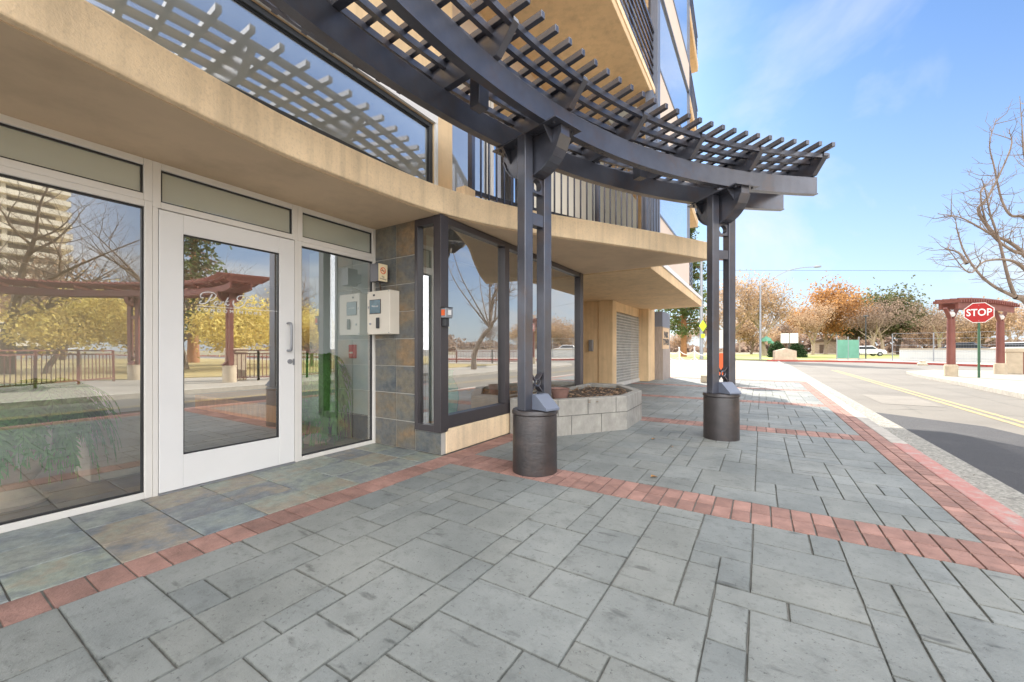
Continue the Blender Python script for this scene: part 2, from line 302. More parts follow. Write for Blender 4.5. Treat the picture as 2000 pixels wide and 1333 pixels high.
def text(body, size, org, right, up, name, m, parent, extrude=.002, bold=0, shear=0, align='CENTER', sx=1, spacing=1):
    cu = bpy.data.curves.new(name, 'FONT'); cu.body = body; cu.size = size; cu.extrude = extrude; cu.offset = bold; cu.shear = shear; cu.align_x = align; cu.align_y = 'CENTER'; cu.space_character = spacing; cu.space_line = .9; cu.resolution_u = 3
    ob = bpy.data.objects.new(name, cu); COL.objects.link(ob); bpy.context.view_layer.update()
    me = bpy.data.meshes.new_from_object(ob.evaluated_get(bpy.context.evaluated_depsgraph_get())); bpy.data.objects.remove(ob)
    r = Vector(right).normalized()*sx; u = Vector(up).normalized(); n = Vector(right).normalized().cross(u); b = MB()
    b.add([Vector(org)+r*v.co.x+u*v.co.y+n*v.co.z for v in me.vertices], [tuple(p.vertices) for p in me.polygons]); bpy.data.meshes.remove(me)
    return b.build(name, m, parent)
def spline(pts, k=6):
    out = []; P = [Vector(p) for p in pts]; P = [P[0]*2-P[1]]+P+[P[-1]*2-P[-2]]
    for i in range(1, len(P)-2):
        for j in range(k):
            t = j/k; a, b, c, d = P[i-1:i+3]
            out.append(.5*((2*b)+(c-a)*t+(2*a-5*b+4*c-d)*t*t+(3*b-a-3*c+d)*t**3))
    out.append(P[-2]); return out
Z = -.12     # street level
# ------------------------------------------------------------------ ground
struct('road', MB().add([(-900,-900,Z),(900,-900,Z),(900,900,Z),(-900,900,Z)], [(0,1,2,3)]), 'asphalt')
struct('road_patch', MB().add([(1.86,-30,Z+.004),(3.38,-30,Z+.004),(3.38,7.6,Z+.004),(3.0,9.3,Z+.004),(1.86,10.3,Z+.004)], [(0,1,2,3,4)]), 'shaded_new_asphalt')  # sealed asphalt with building shade put into its colour and far edge
for i, x in enumerate((3.45, 3.65)):
    struct('road_marking', MB().add([(x,-30,Z+.004),(x+.1,-30,Z+.004),(x+.1,30,Z+.004),(x,30,Z+.004)], [(0,1,2,3)]), 'yellow_line')
random.seed(31)
def crack(pts, w, name='road_crack', mt='joint', z=Z+.003):
    b = MB(); q = [Vector((x+random.uniform(-.03,.03),y,z)) for x, y in pts]; q = spline(q, 8); q = [p+Vector((random.uniform(-.02,.02),random.uniform(-.02,.02),0)) for p in q]
    for a_, c_ in zip(q, q[1:]):
        n_ = Vector(((c_-a_).y, -(c_-a_).x, 0)).normalized()*w*random.uniform(.4,1.2); b.add([a_-n_, a_+n_, c_+n_, c_-n_], [(0,1,2,3)])
    struct(name, b, mt, fix=False)
crack([(1.87,-10),(1.9,0),(1.87,4),(1.9,8),(1.87,12),(1.9,18),(1.88,30)], .012); crack([(2.2,11),(3.0,11.3),(4.2,11.1),(5.5,11.6)], .012); crack([(2.1,14.6),(3.2,15.0),(4.9,14.7),(5.7,15)], .014); crack([(1.9,19),(3.5,19.6),(5.8,19.1)], .016); crack([(4.7,5),(4.8,9),(4.65,13),(4.8,18),(4.7,26)], .012); crack([(2.6,10.5),(2.7,14),(2.55,19),(2.7,27)], .010)
struct('road_patch', MB().add([(2.3,12.0,Z+.0045),(3.3,12.0,Z+.0045),(3.3,14.2,Z+.0045),(2.3,14.2,Z+.0045)], [(0,1,2,3)]), 'asphalt_light'); struct('road_patch', MB().add([(4.0,8.2,Z+.004),(5.4,8.6,Z+.004),(5.4,10.9,Z+.004),(4.0,10.6,Z+.004)], [(0,1,2,3)]), 'asphalt_light')
struct('gutter', MB().box(1.46,-30,Z-.05,1.86,46,Z+.008), 'gutter')
kb = MB()
for i in range(-16, 6): kb.box(1.3, 6.4-1.2*(i+11), Z-.05, 1.457, 6.4-1.2*(i+11)+1.192, .0)
kb2 = MB()
for i in range(33): kb2.box(1.3, 6.4+1.2*i+.004, Z-.05, 1.455, 6.4+1.2*i+1.194, .0)
kr = MB()
for i in range(26): kr.box(1.3, 6.4-1.2*(i+1), Z-.05, 1.457, 6.4-1.2*i-.008, .0)
struct('curb_painted', kr, 'worn_red_kerb', bevel=.012); struct('curb', kb2, 'kerb', bevel=.012)
struct('sidewalk_bed', MB().box(-12,-30,-.3,1.295,17,-.010), 'joint')
struct('sidewalk_far', MB().prism([(-60,17.0),(1.295,17.0),(1.295,44),(-1.5,46.5),(-60,47)], -.3, -.004), 'plaza')
def tile(b, x0, y0, x1, y1, z=0, g=.0018, dep=.008, ins=.003, q=.016):
    r = random.random()*.98+.02; dz = random.uniform(-.0012,.0012); j = lambda: random.uniform(-.002,.002); q = min(q, (x1-x0)*.3, (y1-y0)*.3)
    k = [(x0+g+j(),y0+g+j()),(x1-g+j(),y0+g+j()),(x1-g+j(),y1-g+j()),(x0+g+j(),y1-g+j())]; sx = ((1,1),(-1,1),(-1,-1),(1,-1))
    c = [(p[0]+ins*u,p[1]+ins*v) for p, (u,v) in zip(k, sx)]; d = [(p[0]+q*u,p[1]+q*v) for p, (u,v) in zip(k, sx)]
    b.add([(x,y,z-dep) for x,y in k]+[(x,y,z+dz-.0008) for x,y in c]+[(x,y,z+dz) for x,y in d], [(8,9,10,11)]+[(i,(i+1)%4,4+(i+1)%4,4+i) for i in range(4)]+[(4+i,4+(i+1)%4,8+(i+1)%4,8+i) for i in range(4)], r)
    b.p += [0]*8+[1]*4
def pack(b, X0, X1, Y0, Y1, u=.139):
    nx = round((X1-X0)/u); ny = round((Y1-Y0)/u); ux = (X1-X0)/nx; uy = (Y1-Y0)/ny; occ = [[0]*ny for _ in range(nx)]
    sizes = [(3,3)]*2+[(2,3)]*4+[(3,2)]*4+[(2,2)]*6+[(1,2)]*2+[(2,1)]*3+[(3,1)]*2+[(1,3),(4,2)]
    for j in range(ny):
        for i in range(nx):
            if occ[i][j]: continue
            for t in range(12):
                w, h = random.choice(sizes)
                if i+w <= nx and j+h <= ny and not any(occ[i+p][j+q] for p in range(w) for q in range(h)): break
            else: w = h = 1
            for p in range(w):
                for q in range(h): occ[i+p][j+q] = 1
            tile(b, X0+i*ux, Y0+j*uy, X0+(i+w)*ux, Y0+(j+h)*uy)
random.seed(3)
pv = MB(); bands = [3.15+3.35*k for k in range(-1, 5)]
def region(Y0, Y1):
    pack(pv, -2.55 if Y1 < 6.8 else -5.5, 1.07, Y0, Y1)
region(-6.0, -.395)
ys = bands
for k in range(len(ys)-1): region(ys[k]+.195, ys[k+1]-.195)
struct('sidewalk', pv, 'paver', fix=False)
bk = MB()
for yb in ys:
    x0 = -5.5 if yb > 6.6 else -2.55; nb = round((1.07-x0)/.112); w = (1.07-x0)/nb
    for row in (0, 1):
        for i in range(nb): tile(bk, x0+i*w, yb-.195+.195*row, x0+i*w+w, yb+.195*row, .001, .003)
for i in range(-60, 170):
    tile(bk, 1.07, i*.1, 1.185, i*.1+.1, .001, .003); tile(bk, 1.185, i*.1, 1.298, i*.1+.1, .001, .003)
for i in range(-40, 33): tile(bk, -2.79, i*.136, -2.55, i*.136+.136, .001, .003, .009)
struct('sidewalk_bricks', bk, 'brick', fix=False)
sf = MB(); y = -4.0
while y < 3.1:
    for x0, x1 in ((-3.86,-3.50),(-3.50,-3.14),(-3.14,-2.795)): 
        tile(sf, x0, y, x1, min(y+.36, 3.13), 0, .0025, .006)
    y += .36
struct('slate_floor', sf, 'slate_floor', fix=False)
# opposite corner, cross street, park
plaza = [(5.6,-40),(5.6,15.0),(5.85,19.5),(5.95,24),(6.3,27.5),(8.0,30.2),(11.5,30.8),(30,26),(60,22),(60,-40)]
struct('plaza', MB().prism(plaza, -.4, 0), 'plaza')
ke = MB(); pl = [Vector((x,y,0)) for x,y in plaza[:9]]
for a, b in zip(pl, pl[1:]): ke.bar(a+Vector((-.05,0,-.06)), b+Vector((-.05,0,-.06)), .16, .13)
struct('plaza_curb', ke, 'kerb')
park = [(-250,49.2),(.5,49.0),(5,49.4),(8.2,48.8),(10.3,46),(13.3,41),(18,37.5),(60,32),(300,20),(300,600),(-250,600)]
struct('park_ground', MB().prism(park, -.4, -.002), 'earth')
struct('lawn', MB().prism([(-80,50.2),(.5,50.0),(4.9,50.4),(6.2,54),(6.5,62),(20,75),(60,80),(60,110),(-80,110)], -.1, .012), 'lawn')
struct('park_walk', MB().prism([(-80,54),(5,54.6),(5,56.2),(-80,55.6)], -.1, .02), 'plaza')
struct('park_paving', MB().prism([(6.4,49.7),(8.5,49.2),(10.6,46.3),(13.6,41.4),(18.2,37.9),(60,32.4),(60,60),(12,62),(7,58)], -.1, .006), 'plaza')
kk = MB(); pp = [Vector((x,y,0)) for x,y in park[1:9]]
for a, b in zip(pp, pp[1:]): kk.bar(a+Vector((0,-.06,-.04)), b+Vector((0,-.06,-.04)), .2, .15)
struct('park_curb', kk, 'red_kerb')

# ------------------------------------------------------------------ the building
B = thing('apartment_building', 'tan stucco apartment block with curved entrance canopy, glazed lobby and stacked balconies', 'building', (-4,5,0))
edge = spline([(-2.1,-3.5,0),(-2.45,-1.2,0),(-2.72,.3,0),(-2.88,1.2,0),(-2.92,1.9,0),(-2.81,3.12,0),(-2.37,4.2,0),(-1.78,5.15,0),(-1.22,6.05,0),(-.66,7.05,0)], 8)
front = [(p.x,p.y) for p in edge]
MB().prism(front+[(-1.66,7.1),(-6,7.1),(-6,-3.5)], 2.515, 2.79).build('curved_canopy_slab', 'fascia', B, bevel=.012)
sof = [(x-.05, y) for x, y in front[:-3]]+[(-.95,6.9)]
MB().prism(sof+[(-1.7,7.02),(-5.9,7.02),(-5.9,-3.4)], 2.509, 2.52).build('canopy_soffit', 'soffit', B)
MB().prism([(-1.62,7.13),(-1.66,14.35),(-3.3,14.6),(-6,14.6),(-6,7.13)], 2.50, 2.70).build('garage_canopy_slab', 'stucco', B, bevel=.01)
MB().prism([(-1.60,7.13),(-1.64,14.37),(-1.75,14.4),(-1.72,7.13)], 2.705, 2.80).build('canopy_flashing', 'white', B)
# lobby: floor, ceiling, back walls
sub(B, 'lobby_floor', 'int_floor', (-9,-4,-.02,-3.93,3.2,.0)); sub(B, 'bay_floor', 'wood_floor', (-9,3.2,-.02,-2.9,7,.25))
sub(B, 'lobby_wall', 'int_wall', (-9.2,-.6,0,-9,7,2.5), (-9,7.0,0,-2.9,7.12,2.5), (-9,-3.5,2.44,-3.95,7,2.5), (-3.95,3.18,2.45,-2.92,7,2.5))  # left end and rear corner kept open, out of view, to admit daylight
sub(B, 'lobby_partition', 'int_teal', (-5.3,3.2,.3,-3.9,3.32,2.43), (-3.5,3.22,.25,-3.32,3.6,2.44)); sub(B, 'partition_base', 'dark', (-5.32,3.18,0,-3.88,3.34,.3))
[sub(B, 'lobby_column', 'int_wall', q) for q in ((-6.4,3.9,.25,-6.0,4.3,2.43),)]
# storefront
def window(x, y0, y1, z0, z1, fr, gl, w=.05, d=.1, gw=.02, name='window'):
    o = MB()
    o.box(x-d,y0,z0,x,y0+w,z1); o.box(x-d,y1-w,z0,x,y1,z1); o.box(x-d,y0+w,z0,x-.002,y1-w,z0+w); o.box(x-d,y0+w,z1-w,x-.002,y1-w,z1)
    f = o.build(name, fr, B, bevel=.004); g = MB()
    k = MB(); a, b_, c, d_ = y0+w, y1-w, z0+w, z1-w; t = .012
    k.box(x-.05,a,c,x-.02,a+t,d_); k.box(x-.05,b_-t,c,x-.02,b_,d_); k.box(x-.05,a+t,c,x-.021,b_-t,c+t); k.box(x-.05,a+t,d_-t,x-.021,b_-t,d_)
    k.build('gasket', 'gasket', f)
    g.add([(x-.035,a,c),(x-.035,b_,c),(x-.035,b_,d_),(x-.035,a,d_)], [(0,1,2,3)]).build('pane', gl, f); return f
FX = -3.85
for y0, y1 in ((-2.4,-.66),(-.66,1.105)): window(FX, y0, y1, 0.0, 2.2, 'white_alu', 'store_glass', .045); window(FX, y0, y1, 2.2, 2.51, 'white_alu', 'lit_room_glass', .05)
window(FX, 1.105, 2.205, 2.165, 2.51, 'white_alu', 'lit_room_glass', .05)
window(FX, 2.205, 3.14, 0.0, 2.165, 'white_alu', 'store_glass', .04); window(FX, 2.205, 3.14, 2.165, 2.51, 'white_alu', 'lit_room_glass', .05)
sub(B, 'door_frame', 'white_alu', (FX-.1,1.106,0,FX+.004,1.135,2.164), (FX-.1,2.172,0,FX+.004,2.204,2.164)); sub(B, 'threshold', 'galv', (FX-.1,1.136,.0,FX+.02,2.171,.012))
dr = MB(); dx0, dx1 = FX-.055, FX+.008
dr.box(dx0,1.14,.015,dx1,1.29,2.155); dr.box(dx0,2.025,.015,dx1,2.168,2.155); dr.box(dx0,1.29,.015,dx1-.001,2.025,.275); dr.box(dx0,1.29,2.005,dx1-.001,2.025,2.155)
door = dr.build('door', 'white', B, bevel=.003)
MB().add([(FX-.02,1.29,.275),(FX-.02,2.025,.275),(FX-.02,2.025,2.005),(FX-.02,1.29,2.005)], [(0,1,2,3)]).build('door_pane', 'door_glass', door)
g = MB(); [g.box(*q) for q in ((FX-.03,1.29,.275,FX-.002,1.298,2.005),(FX-.03,2.017,.275,FX-.002,2.025,2.005),(FX-.03,1.298,.275,FX-.003,2.017,.283),(FX-.03,1.298,1.997,FX-.003,2.017,2.005))]; g.build('door_gasket', 'gasket', door)
MB().tube(spline([(FX+.008,2.10,1.09),(FX+.05,2.10,1.09),(FX+.075,2.10,1.12),(FX+.075,2.10,1.32),(FX+.05,2.10,1.35),(FX+.008,2.10,1.35)],4), .011, 10).build('door_handle', 'galv', door, smooth=True)
MB().tube([(FX+.005,2.12,.985),(FX+.022,2.12,.985)], .022, 16).box(FX+.005,2.15,.95,FX+.012,2.166,1.01).build('door_lock', 'galv', door, smooth=True)
# lettering on the door pane, strokes in metres on the pane
strokes = [([(1.4928, 1.5583), (1.4825, 1.537), (1.4687, 1.5073), (1.4483, 1.4813), (1.4248, 1.473), (1.4082, 1.4733), (1.4065, 1.487), (1.4181, 1.4961)], 0.009), ([(1.4315, 1.5233), (1.4131, 1.5252), (1.4131, 1.545), (1.4315, 1.565), (1.4687, 1.5735), (1.5032, 1.5697), (1.519, 1.5532), (1.5137, 1.5323), (1.4928, 1.5099), (1.4756, 1.504)], 0.007), ([(1.5384, 1.5065), (1.5172, 1.5002), (1.505, 1.4828), (1.5137, 1.4735), (1.5278, 1.485), (1.5384, 1.5065), (1.533, 1.4855), (1.5454, 1.4806), (1.5561, 1.5001)], 0.006), ([(1.5561, 1.5001), (1.5615, 1.5047), (1.5561, 1.4796)], 0.006), ([(1.5569, 1.4838), (1.5669, 1.5012), (1.5795, 1.5024)], 0.006), ([(1.6105, 1.543), (1.5977, 1.5167), (1.5842, 1.4773)], 0.007), ([(1.6123, 1.5141), (1.594, 1.4977), (1.605, 1.4759), (1.6197, 1.4857)], 0.006), ([(1.716, 1.5333), (1.6891, 1.5262), (1.6777, 1.5462), (1.6968, 1.5674), (1.7316, 1.5713), (1.763, 1.5555), (1.8029, 1.5555)], 0.007), ([(1.7551, 1.5546), (1.7433, 1.5232), (1.7238, 1.487), (1.6891, 1.4668), (1.6588, 1.4726), (1.6476, 1.4967), (1.6513, 1.5223)], 0.009), ([(1.7749, 1.5091), (1.7551, 1.4986), (1.7531, 1.4812), (1.7669, 1.4803), (1.7789, 1.4965), (1.7749, 1.5091), (1.7889, 1.5053)], 0.006), ([(1.7929, 1.5087), (1.7877, 1.4835), (1.8029, 1.4901), (1.8118, 1.5084), (1.8078, 1.484), (1.8232, 1.492), (1.8322, 1.5125)], 0.006), ([(1.8375, 1.4955), (1.856, 1.506), (1.8519, 1.5167), (1.8387, 1.5022), (1.8403, 1.4848), (1.8581, 1.4899), (1.8693, 1.5095)], 0.006), ([(1.8705, 1.5096), (1.8651, 1.4835)], 0.006), ([(1.8672, 1.4982), (1.881, 1.5115), (1.8956, 1.5067)], 0.006), ([(1.3851, 1.4534), (1.9794, 1.4587)], 0.004)]
tx = MB(); TXX = FX-.016
for st, w in strokes:
    if len(st) > 2: q = spline([(TXX, y, z) for y, z in st], 5)
    else: q = [Vector((TXX, y, z)) for y, z in st]
    for a, b in zip(q, q[1:]):
        if (b-a).length > 1e-5: tx.bar(a, b+(b-a)*.15, .0015, w, up=(b-a).cross(Vector((1,0,0))))
tx.build('lettering', 'white_decal', door)
text('CONDOMINIUMS', .038, (TXX, 1.6327, 1.4242), (0,1,0), (0,0,1), 'lettering', 'white_decal', door, .0006, spacing=1.9)
# slate pier between the door and the bay
tl = MB(); xs = [-3.85,-3.50,-3.20,-2.82]; gz = [0,.305,.61,.915,1.22,1.525,1.83,2.135,2.51]
def wtile(b, x0, x1, z0, z1, y, g_=.004):
    r = random.random()*.98+.02; i = .003
    a = [(x0+g_,z0+g_),(x1-g_,z0+g_),(x1-g_,z1-g_),(x0+g_,z1-g_)]; c = [(x0+g_+i,z0+g_+i),(x1-g_-i,z0+g_+i),(x1-g_-i,z1-g_-i),(x0+g_+i,z1-g_-i)]
    b.add([(x,y,z) for x,z in a]+[(x,y-.007,z) for x,z in c], [(4,5,6,7),(0,1,5,4),(1,2,6,5),(2,3,7,6),(3,0,4,7)], r)
random.seed(12)
pr = sub(B, 'slate_pier', 'grout', (-3.87,3.135,0,-3.2,3.3,2.508), (-3.2,3.135,0,-2.825,3.2,.228))
for i in range(len(gz)-1):
    for j in (0, 1): wtile(tl, xs[j], xs[j+1], gz[i], gz[i+1], 3.134)
wtile(tl, -3.20, -2.825, 0, .228, 3.134)
tl.build('slate_tiles', 'slate_wall', pr, fix=False)
# lobby bay: narrow front light, corner post, three side lights
fr = MB(); fr.box(-3.2,3.12,.23,-3.155,3.22,2.505); fr.box(-3.155,3.12,.23,-2.92,3.215,.30); fr.box(-3.155,3.12,2.43,-2.92,3.215,2.505); fr.box(-2.92,3.115,.23,-2.815,3.235,2.507)
fr.box(-2.915,3.236,2.43,-2.822,6.95,2.505); fr.box(-2.92,3.236,.262,-2.818,6.95,.40); fr.box(-2.92,4.33,.401,-2.812,4.44,2.429); fr.box(-2.92,5.5,.401,-2.812,5.6,2.429); fr.box(-2.92,6.86,.401,-2.810,7.0,2.506)
bay = fr.build('bay_window', 'bronze', B, bevel=.004)
MB().add([(-3.155,3.165,.3),(-2.92,3.165,.3),(-2.92,3.165,2.43),(-3.155,3.165,2.43)], [(0,1,2,3)]).build('pane', 'store_glass', bay)
for a, b in ((3.236,4.33),(4.44,5.5),(5.6,6.86)): MB().add([(-2.87,a,.4),(-2.87,b,.4),(-2.87,b,2.43),(-2.87,a,2.43)], [(0,1,2,3)]).build('pane', 'bay_glass', bay)
sub(B, 'bay_plinth', 'fascia', (-3.2,3.201,0,-2.815,7.0,.258), bevel=.006)
# garage side walls
[sub(B, 'recess_wall', 'stucco', q) for q in ((-5.6,7.12,0,-5.5,11.2,2.5), (-5.5,11.16,0,-4.0,11.4,2.5), (-8.8,16.2,0,-3.86,16.5,2.82))]
sub(B, 'pilaster', 'stucco', (-4.0,11.12,0,-3.58,11.48,2.5), bevel=.01); sub(B, 'pilaster', 'stucco', (-3.9,14.15,0,-3.3,15.1,2.6), bevel=.01)
sub(B, 'garage_header', 'stucco', (-3.9,11.48,2.22,-3.62,14.15,2.5)); sub(B, 'garage_interior', 'dark', (-8,11.4,0,-7.9,14.3,2.5), (-8,11.38,0,-4,11.42,2.5), (-8,14.2,0,-3.92,14.3,2.5), (-8,11.4,-.005,-3.9,14.2,.0))
gt = MB(); y = 11.52
while y < 14.12: gt.box(-3.64,y,.08,-3.625,y+.024,2.2); y += .095
z = .1; row = 0
while z < 2.2:
    gt.tube([(-3.62,11.5,z),(-3.62,14.13,z)], .013, 5); z += .085
gt.box(-3.66,11.48,.0,-3.60,14.15,.1); gate = gt.build('garage_grille', 'gatebar', B); [MB().box(-3.68,q,0,-3.64,q+.035,2.22).build('grille_rail', 'galv', gate) for q in (11.47,14.115)]
sb = sub(B, 'sign_block', 'siding', (-3.85,15.12,0,-3.02,16.5,1.12), (-3.85,15.12,1.9,-3.02,16.5,1.93), (-3.85,16.3,1.12,-3.04,16.5,1.9), (-3.85,15.12,1.12,-3.06,15.16,1.9))
sub(B, 'entry_sign_face', 'sign_tan', (-3.8,15.161,1.121,-3.03,16.299,1.899)); sub(B, 'clerestory', 'slate_blue', (-3.85,15.13,1.931,-3.04,16.5,2.48))
text('PARK\nTOWER', .30, (-3.028,15.73,1.5), (0,1,0), (0,0,1), 'entry_sign_lettering', 'dark', B, .004, .012)
sub(B, 'meter_box', 'galv', (-4.28,11.06,1.05,-4.16,11.158,1.38), bevel=.01)
# upper lobby glazing above the canopy
UX = -2.97
window(UX, -3.4, 3.16, 2.8, 3.50, 'dark', 'upper_glass', .045, .1, name='upper_window')
sub(B, 'upper_wall', 'stucco', (-3.1,-3.5,3.502,-2.96,3.2,5.5), (-3.1,3.161,2.8,-2.955,3.46,5.5), (-3.35,3.46,2.8,-3.25,3.62,5.5)); sub(B, 'upper_room', 'int_wall', (-6,-3.5,2.8,-5.9,3.4,5.5), (-6,3.3,2.8,-3.12,3.4,5.5), (-6,-3.5,3.8,-3.12,3.3,3.9))
sub(B, 'upper_trim', 'white_alu', (-2.96,-3.4,3.505,-2.93,3.2,3.60), (-2.965,3.165,2.8,-2.93,3.2,3.50))
# second floor balcony behind the railing
sub(B, 'balcony_panel', 'pale_panel', (-3.3,5.52,2.8,-3.195,6.5,5.1)); sub(B, 'balcony_panel', 'pale_panel', (-3.3,6.53,2.8,-3.195,8.1,5.1))
for a, b in ((3.66,4.55),(4.58,5.5)): window(-3.2, a, b, 2.82, 5.1, 'white_alu', 'sky_glass', .06, .08, name='balcony_door')
sub(B, 'balcony_wall', 'spandrel', (-3.4,3.6,5.1,-3.19,8.1,5.6)); sub(B, 'curtain', 'int_wall', (-3.7,3.65,2.85,-3.68,7.4,5.0))
sub(B, 'balcony_end_block', 'fascia', (-2.93,3.50,2.79,-2.80,3.68,2.93))
# corner column, fins, street-side window strip
sub(B, 'corner_post', 'slate_blue', (-1.72,7.50,2.805,-1.58,7.68,24.0), bevel=.01)
fn = MB()
for i in range(12): fn.box(-1.72, 7.15+i*.028, 2.805, -1.60, 7.163+i*.028, 5.6)
fn.build('balcony_fins', 'slate_blue', B)
SX = -1.75
levels = [(2.80,3.8,5.6),(5.6,6.75,8.45),(8.45,9.22,11.3),(11.3,12.1,14.1),(14.1,15,17),(17,17.9,19.9),(19.9,20.8,24)]
sp = MB(); wl = []
for z0, z1, z2 in levels:
    sub(B, 'spandrel', 'spandrel', (SX-.15,7.70,z0,SX,12.35,z1))
    f = MB().box(SX-.05,7.70,z1+.001,SX+.012,12.35,z1+.05).box(SX-.05,7.70,z2-.05,SX+.012,12.35,z2-.001).box(SX-.05,7.70,z1+.05,SX+.012,7.75,z2-.05).box(SX-.05,12.28,z1+.05,SX+.012,12.36,z2-.05).build('window', 'slate_blue', B)
    MB().add([(SX-.02,7.75,z1+.05),(SX-.02,12.28,z1+.05),(SX-.02,12.28,z2-.05),(SX-.02,7.75,z2-.05)], [(0,1,2,3)]).build('pane', 'sky_glass', f)
    sub(B, 'window_room', 'int_wall', (-3.3,7.8,z1,-3.2,12.3,z2))
# tower core and wing
sub(B, 'tower_core', 'stucco', (-9,8.1,2.82,-3.4,16.1,24), (-9,-3.5,5.86,-3.42,8.1,24), (-9.4,-3.5,2.8,-6.1,8.1,5.85), (-3.4,12.37,2.82,-3.0,12.5,24), (-3.4,15.95,2.82,-3.0,16.1,24))
def balcony(x0, x1, y0, y1, z, rails=6, th=.22, name='balcony'):
    b = MB().prism([(x0,y0),(x1,y0),(x1+(.0 if y1 < 10 else -.15),y1),(x0,y1)], z, z+th).build(name, 'stucco', B, bevel=.01); r = MB(); xe = x1-.03; xf = xe+(0 if y1 < 10 else -.15)
    MB().bar((x1-.002,y0,z+th-.05),(x1-.002+(xf-xe),y1,z+th-.05),.03,.1).build('slab_trim', 'fascia', b)
    for k in range(rails): r.bar((xe,y0,z+th+.14+k*.15),(xf,y1,z+th+.14+k*.15),.025,.045)
    r.bar((xe,y0,z+th+.14+rails*.15),(xf,y1,z+th+.14+rails*.15),.05,.06); n = max(2, int((y1-y0)/1.2))
    for k in range(n+1):
        t = k/n; r.bar((xe+(xf-xe)*t-.03,y0+(y1-y0)*t*.995+.02,z+th),(xe+(xf-xe)*t-.03,y0+(y1-y0)*t*.995+.02,z+th+.15+rails*.15),.05,.05)
    if y1 > 10:
        for k in range(rails): r.bar((xf,y1-.03,z+th+.14+k*.15),(-3.0,y1-.03,z+th+.14+k*.15),.025,.045)
    r.build('railing', 'steel', b)
for z in (5.6, 8.45, 11.3, 14.1, 17): balcony(-3.41, -1.64, 2.2, 7.49, z)
for z in (5.6, 8.6, 11.3, 14.1, 17): balcony(-3.4, -1.83, 12.5, 16.05, z)
balcony(-3.3, -1.75, 12.5, 14.3, 2.72, name='balcony')
# second floor curved railing
rl = spline([(-2.87,3.70,0),(-2.66,4.35,0),(-2.36,5.0,0),(-1.98,5.8,0),(-1.60,6.6,0),(-1.50,7.1,0)], 10)
rb = MB(); 
for a, b in zip(rl, rl[1:]): rb.bar(a+Vector((0,0,2.94)), b+Vector((0,0,2.94)), .03, .05); rb.bar(a+Vector((0,0,3.95)), b+Vector((0,0,3.95)), .06, .05)
rail = rb.build('balcony_railing', 'steel', B)
dist = 0; nxt = .0; L_ = []
for a, b in zip(rl, rl[1:]):
    d = (b-a).length
    while nxt <= dist+d+1e-6: L_.append((a.lerp(b, (nxt-dist)/d), (b-a).normalized())); nxt += .118
    dist += d
bl = MB(); ps = MB()
for i, (p, t) in enumerate(L_):
    n = Vector((t.y,-t.x,0))*.026
    if i % 9 == 0: MB().box(p.x-.03,p.y-.03,2.79,p.x+.03,p.y+.03,3.98).build('railing_post', 'steel', rail)
    else: bl.bar(p+n+Vector((0,0,2.86)), p+n+Vector((0,0,3.95)), .018, .018)
bl.build('baluster_row', 'steel', rail)

# ------------------------------------------------------------------ small things on the wall
t = thing('intercom_panel', 'cream metal door-entry intercom with small screen on the slate pier', 'intercom', (-3.62,3.0,1.5))
sub(t, 'housing', 'beige_metal', (-3.82,2.99,1.27,-3.44,3.127,1.755), bevel=.006); sub(t, 'screen_bezel', 'dark', (-3.77,2.985,1.50,-3.585,2.989,1.66)); sub(t, 'screen', 'screen', (-3.762,2.983,1.508,-3.593,2.9845,1.652))
sub(t, 'card_reader', 'dark', (-3.65,2.972,1.335,-3.605,2.989,1.455), bevel=.004); MB().tube([(-3.76,2.989,1.39),(-3.76,2.98,1.39)], .012, 14).build('key_lock', 'galv', t); sub(t, 'speaker_slot', 'gasket', (-3.715,2.986,1.70,-3.685,2.989,1.72)); sub(t, 'camera_dot', 'galv', (-3.80,2.986,1.565,-3.785,2.989,1.59))
[MB().tube([(x,2.99,z),(x,2.985,z)], .005, 8).build('screw', 'galv', t) for x, z in ((-3.805,1.74),(-3.455,1.74),(-3.805,1.285),(-3.455,1.285))]
text('Welcome', .028, (-3.677,2.982,1.585), (1,0,0), (0,0,1), 'screen_text', 'white_decal', t, .0003)
t = thing('no_smoking_sign', 'bronze box with cream no smoking sign above the intercom', 'sign', (-3.62,3.0,1.95))
sub(t, 'box', 'bronze', (-3.69,2.93,1.85,-3.56,3.06,2.05), (-3.67,3.06,1.9,-3.60,3.127,2.0), bevel=.003); sub(t, 'sign_face', 'cream_sign', (-3.56,2.935,1.855,-3.556,3.055,2.045))
MB().tube([(-3.555,2.995+.034*cos(a*pi/12),1.972+.034*sin(a*pi/12)) for a in range(25)], .0045, 6, False).bar((-3.555,2.972,1.996),(-3.555,3.018,1.948),.003,.008,up=(0,1,1)).build('prohibition_ring', 'orange_red', t); MB().box(-3.556,2.972,1.968,-3.5545,3.015,1.975).build('cigarette', 'dark', t)
text('No\nSmoking', .026, (-3.5552,2.995,1.893), (0,1,0), (0,0,1), 'sign_text', 'dark', t, .0005)
MB().tube(spline([(-3.62,3.0,1.85),(-3.66,3.04,1.82),(-3.70,3.08,1.80),(-3.72,3.1,1.76)],4), .007, 6).build('conduit', 'bark', t)
t = thing('door_sensor', 'small black and grey call unit with red face on the bay corner post', 'call unit', (-2.79,3.15,1.5))
sub(t, 'housing', 'galv', (-2.812,3.11,1.425,-2.74,3.22,1.53), bevel=.01); sub(t, 'red_face', 'orange_red', (-2.80,3.104,1.45,-2.755,3.109,1.51)); sub(t, 'button', 'white', (-2.74,3.14,1.455,-2.732,3.185,1.51), bevel=.003); sub(t, 'bracket', 'dark', (-2.812,3.13,1.34,-2.765,3.19,1.424), bevel=.006); sub(t, 'cap', 'dark', (-2.815,3.1,1.531,-2.745,3.225,1.54))
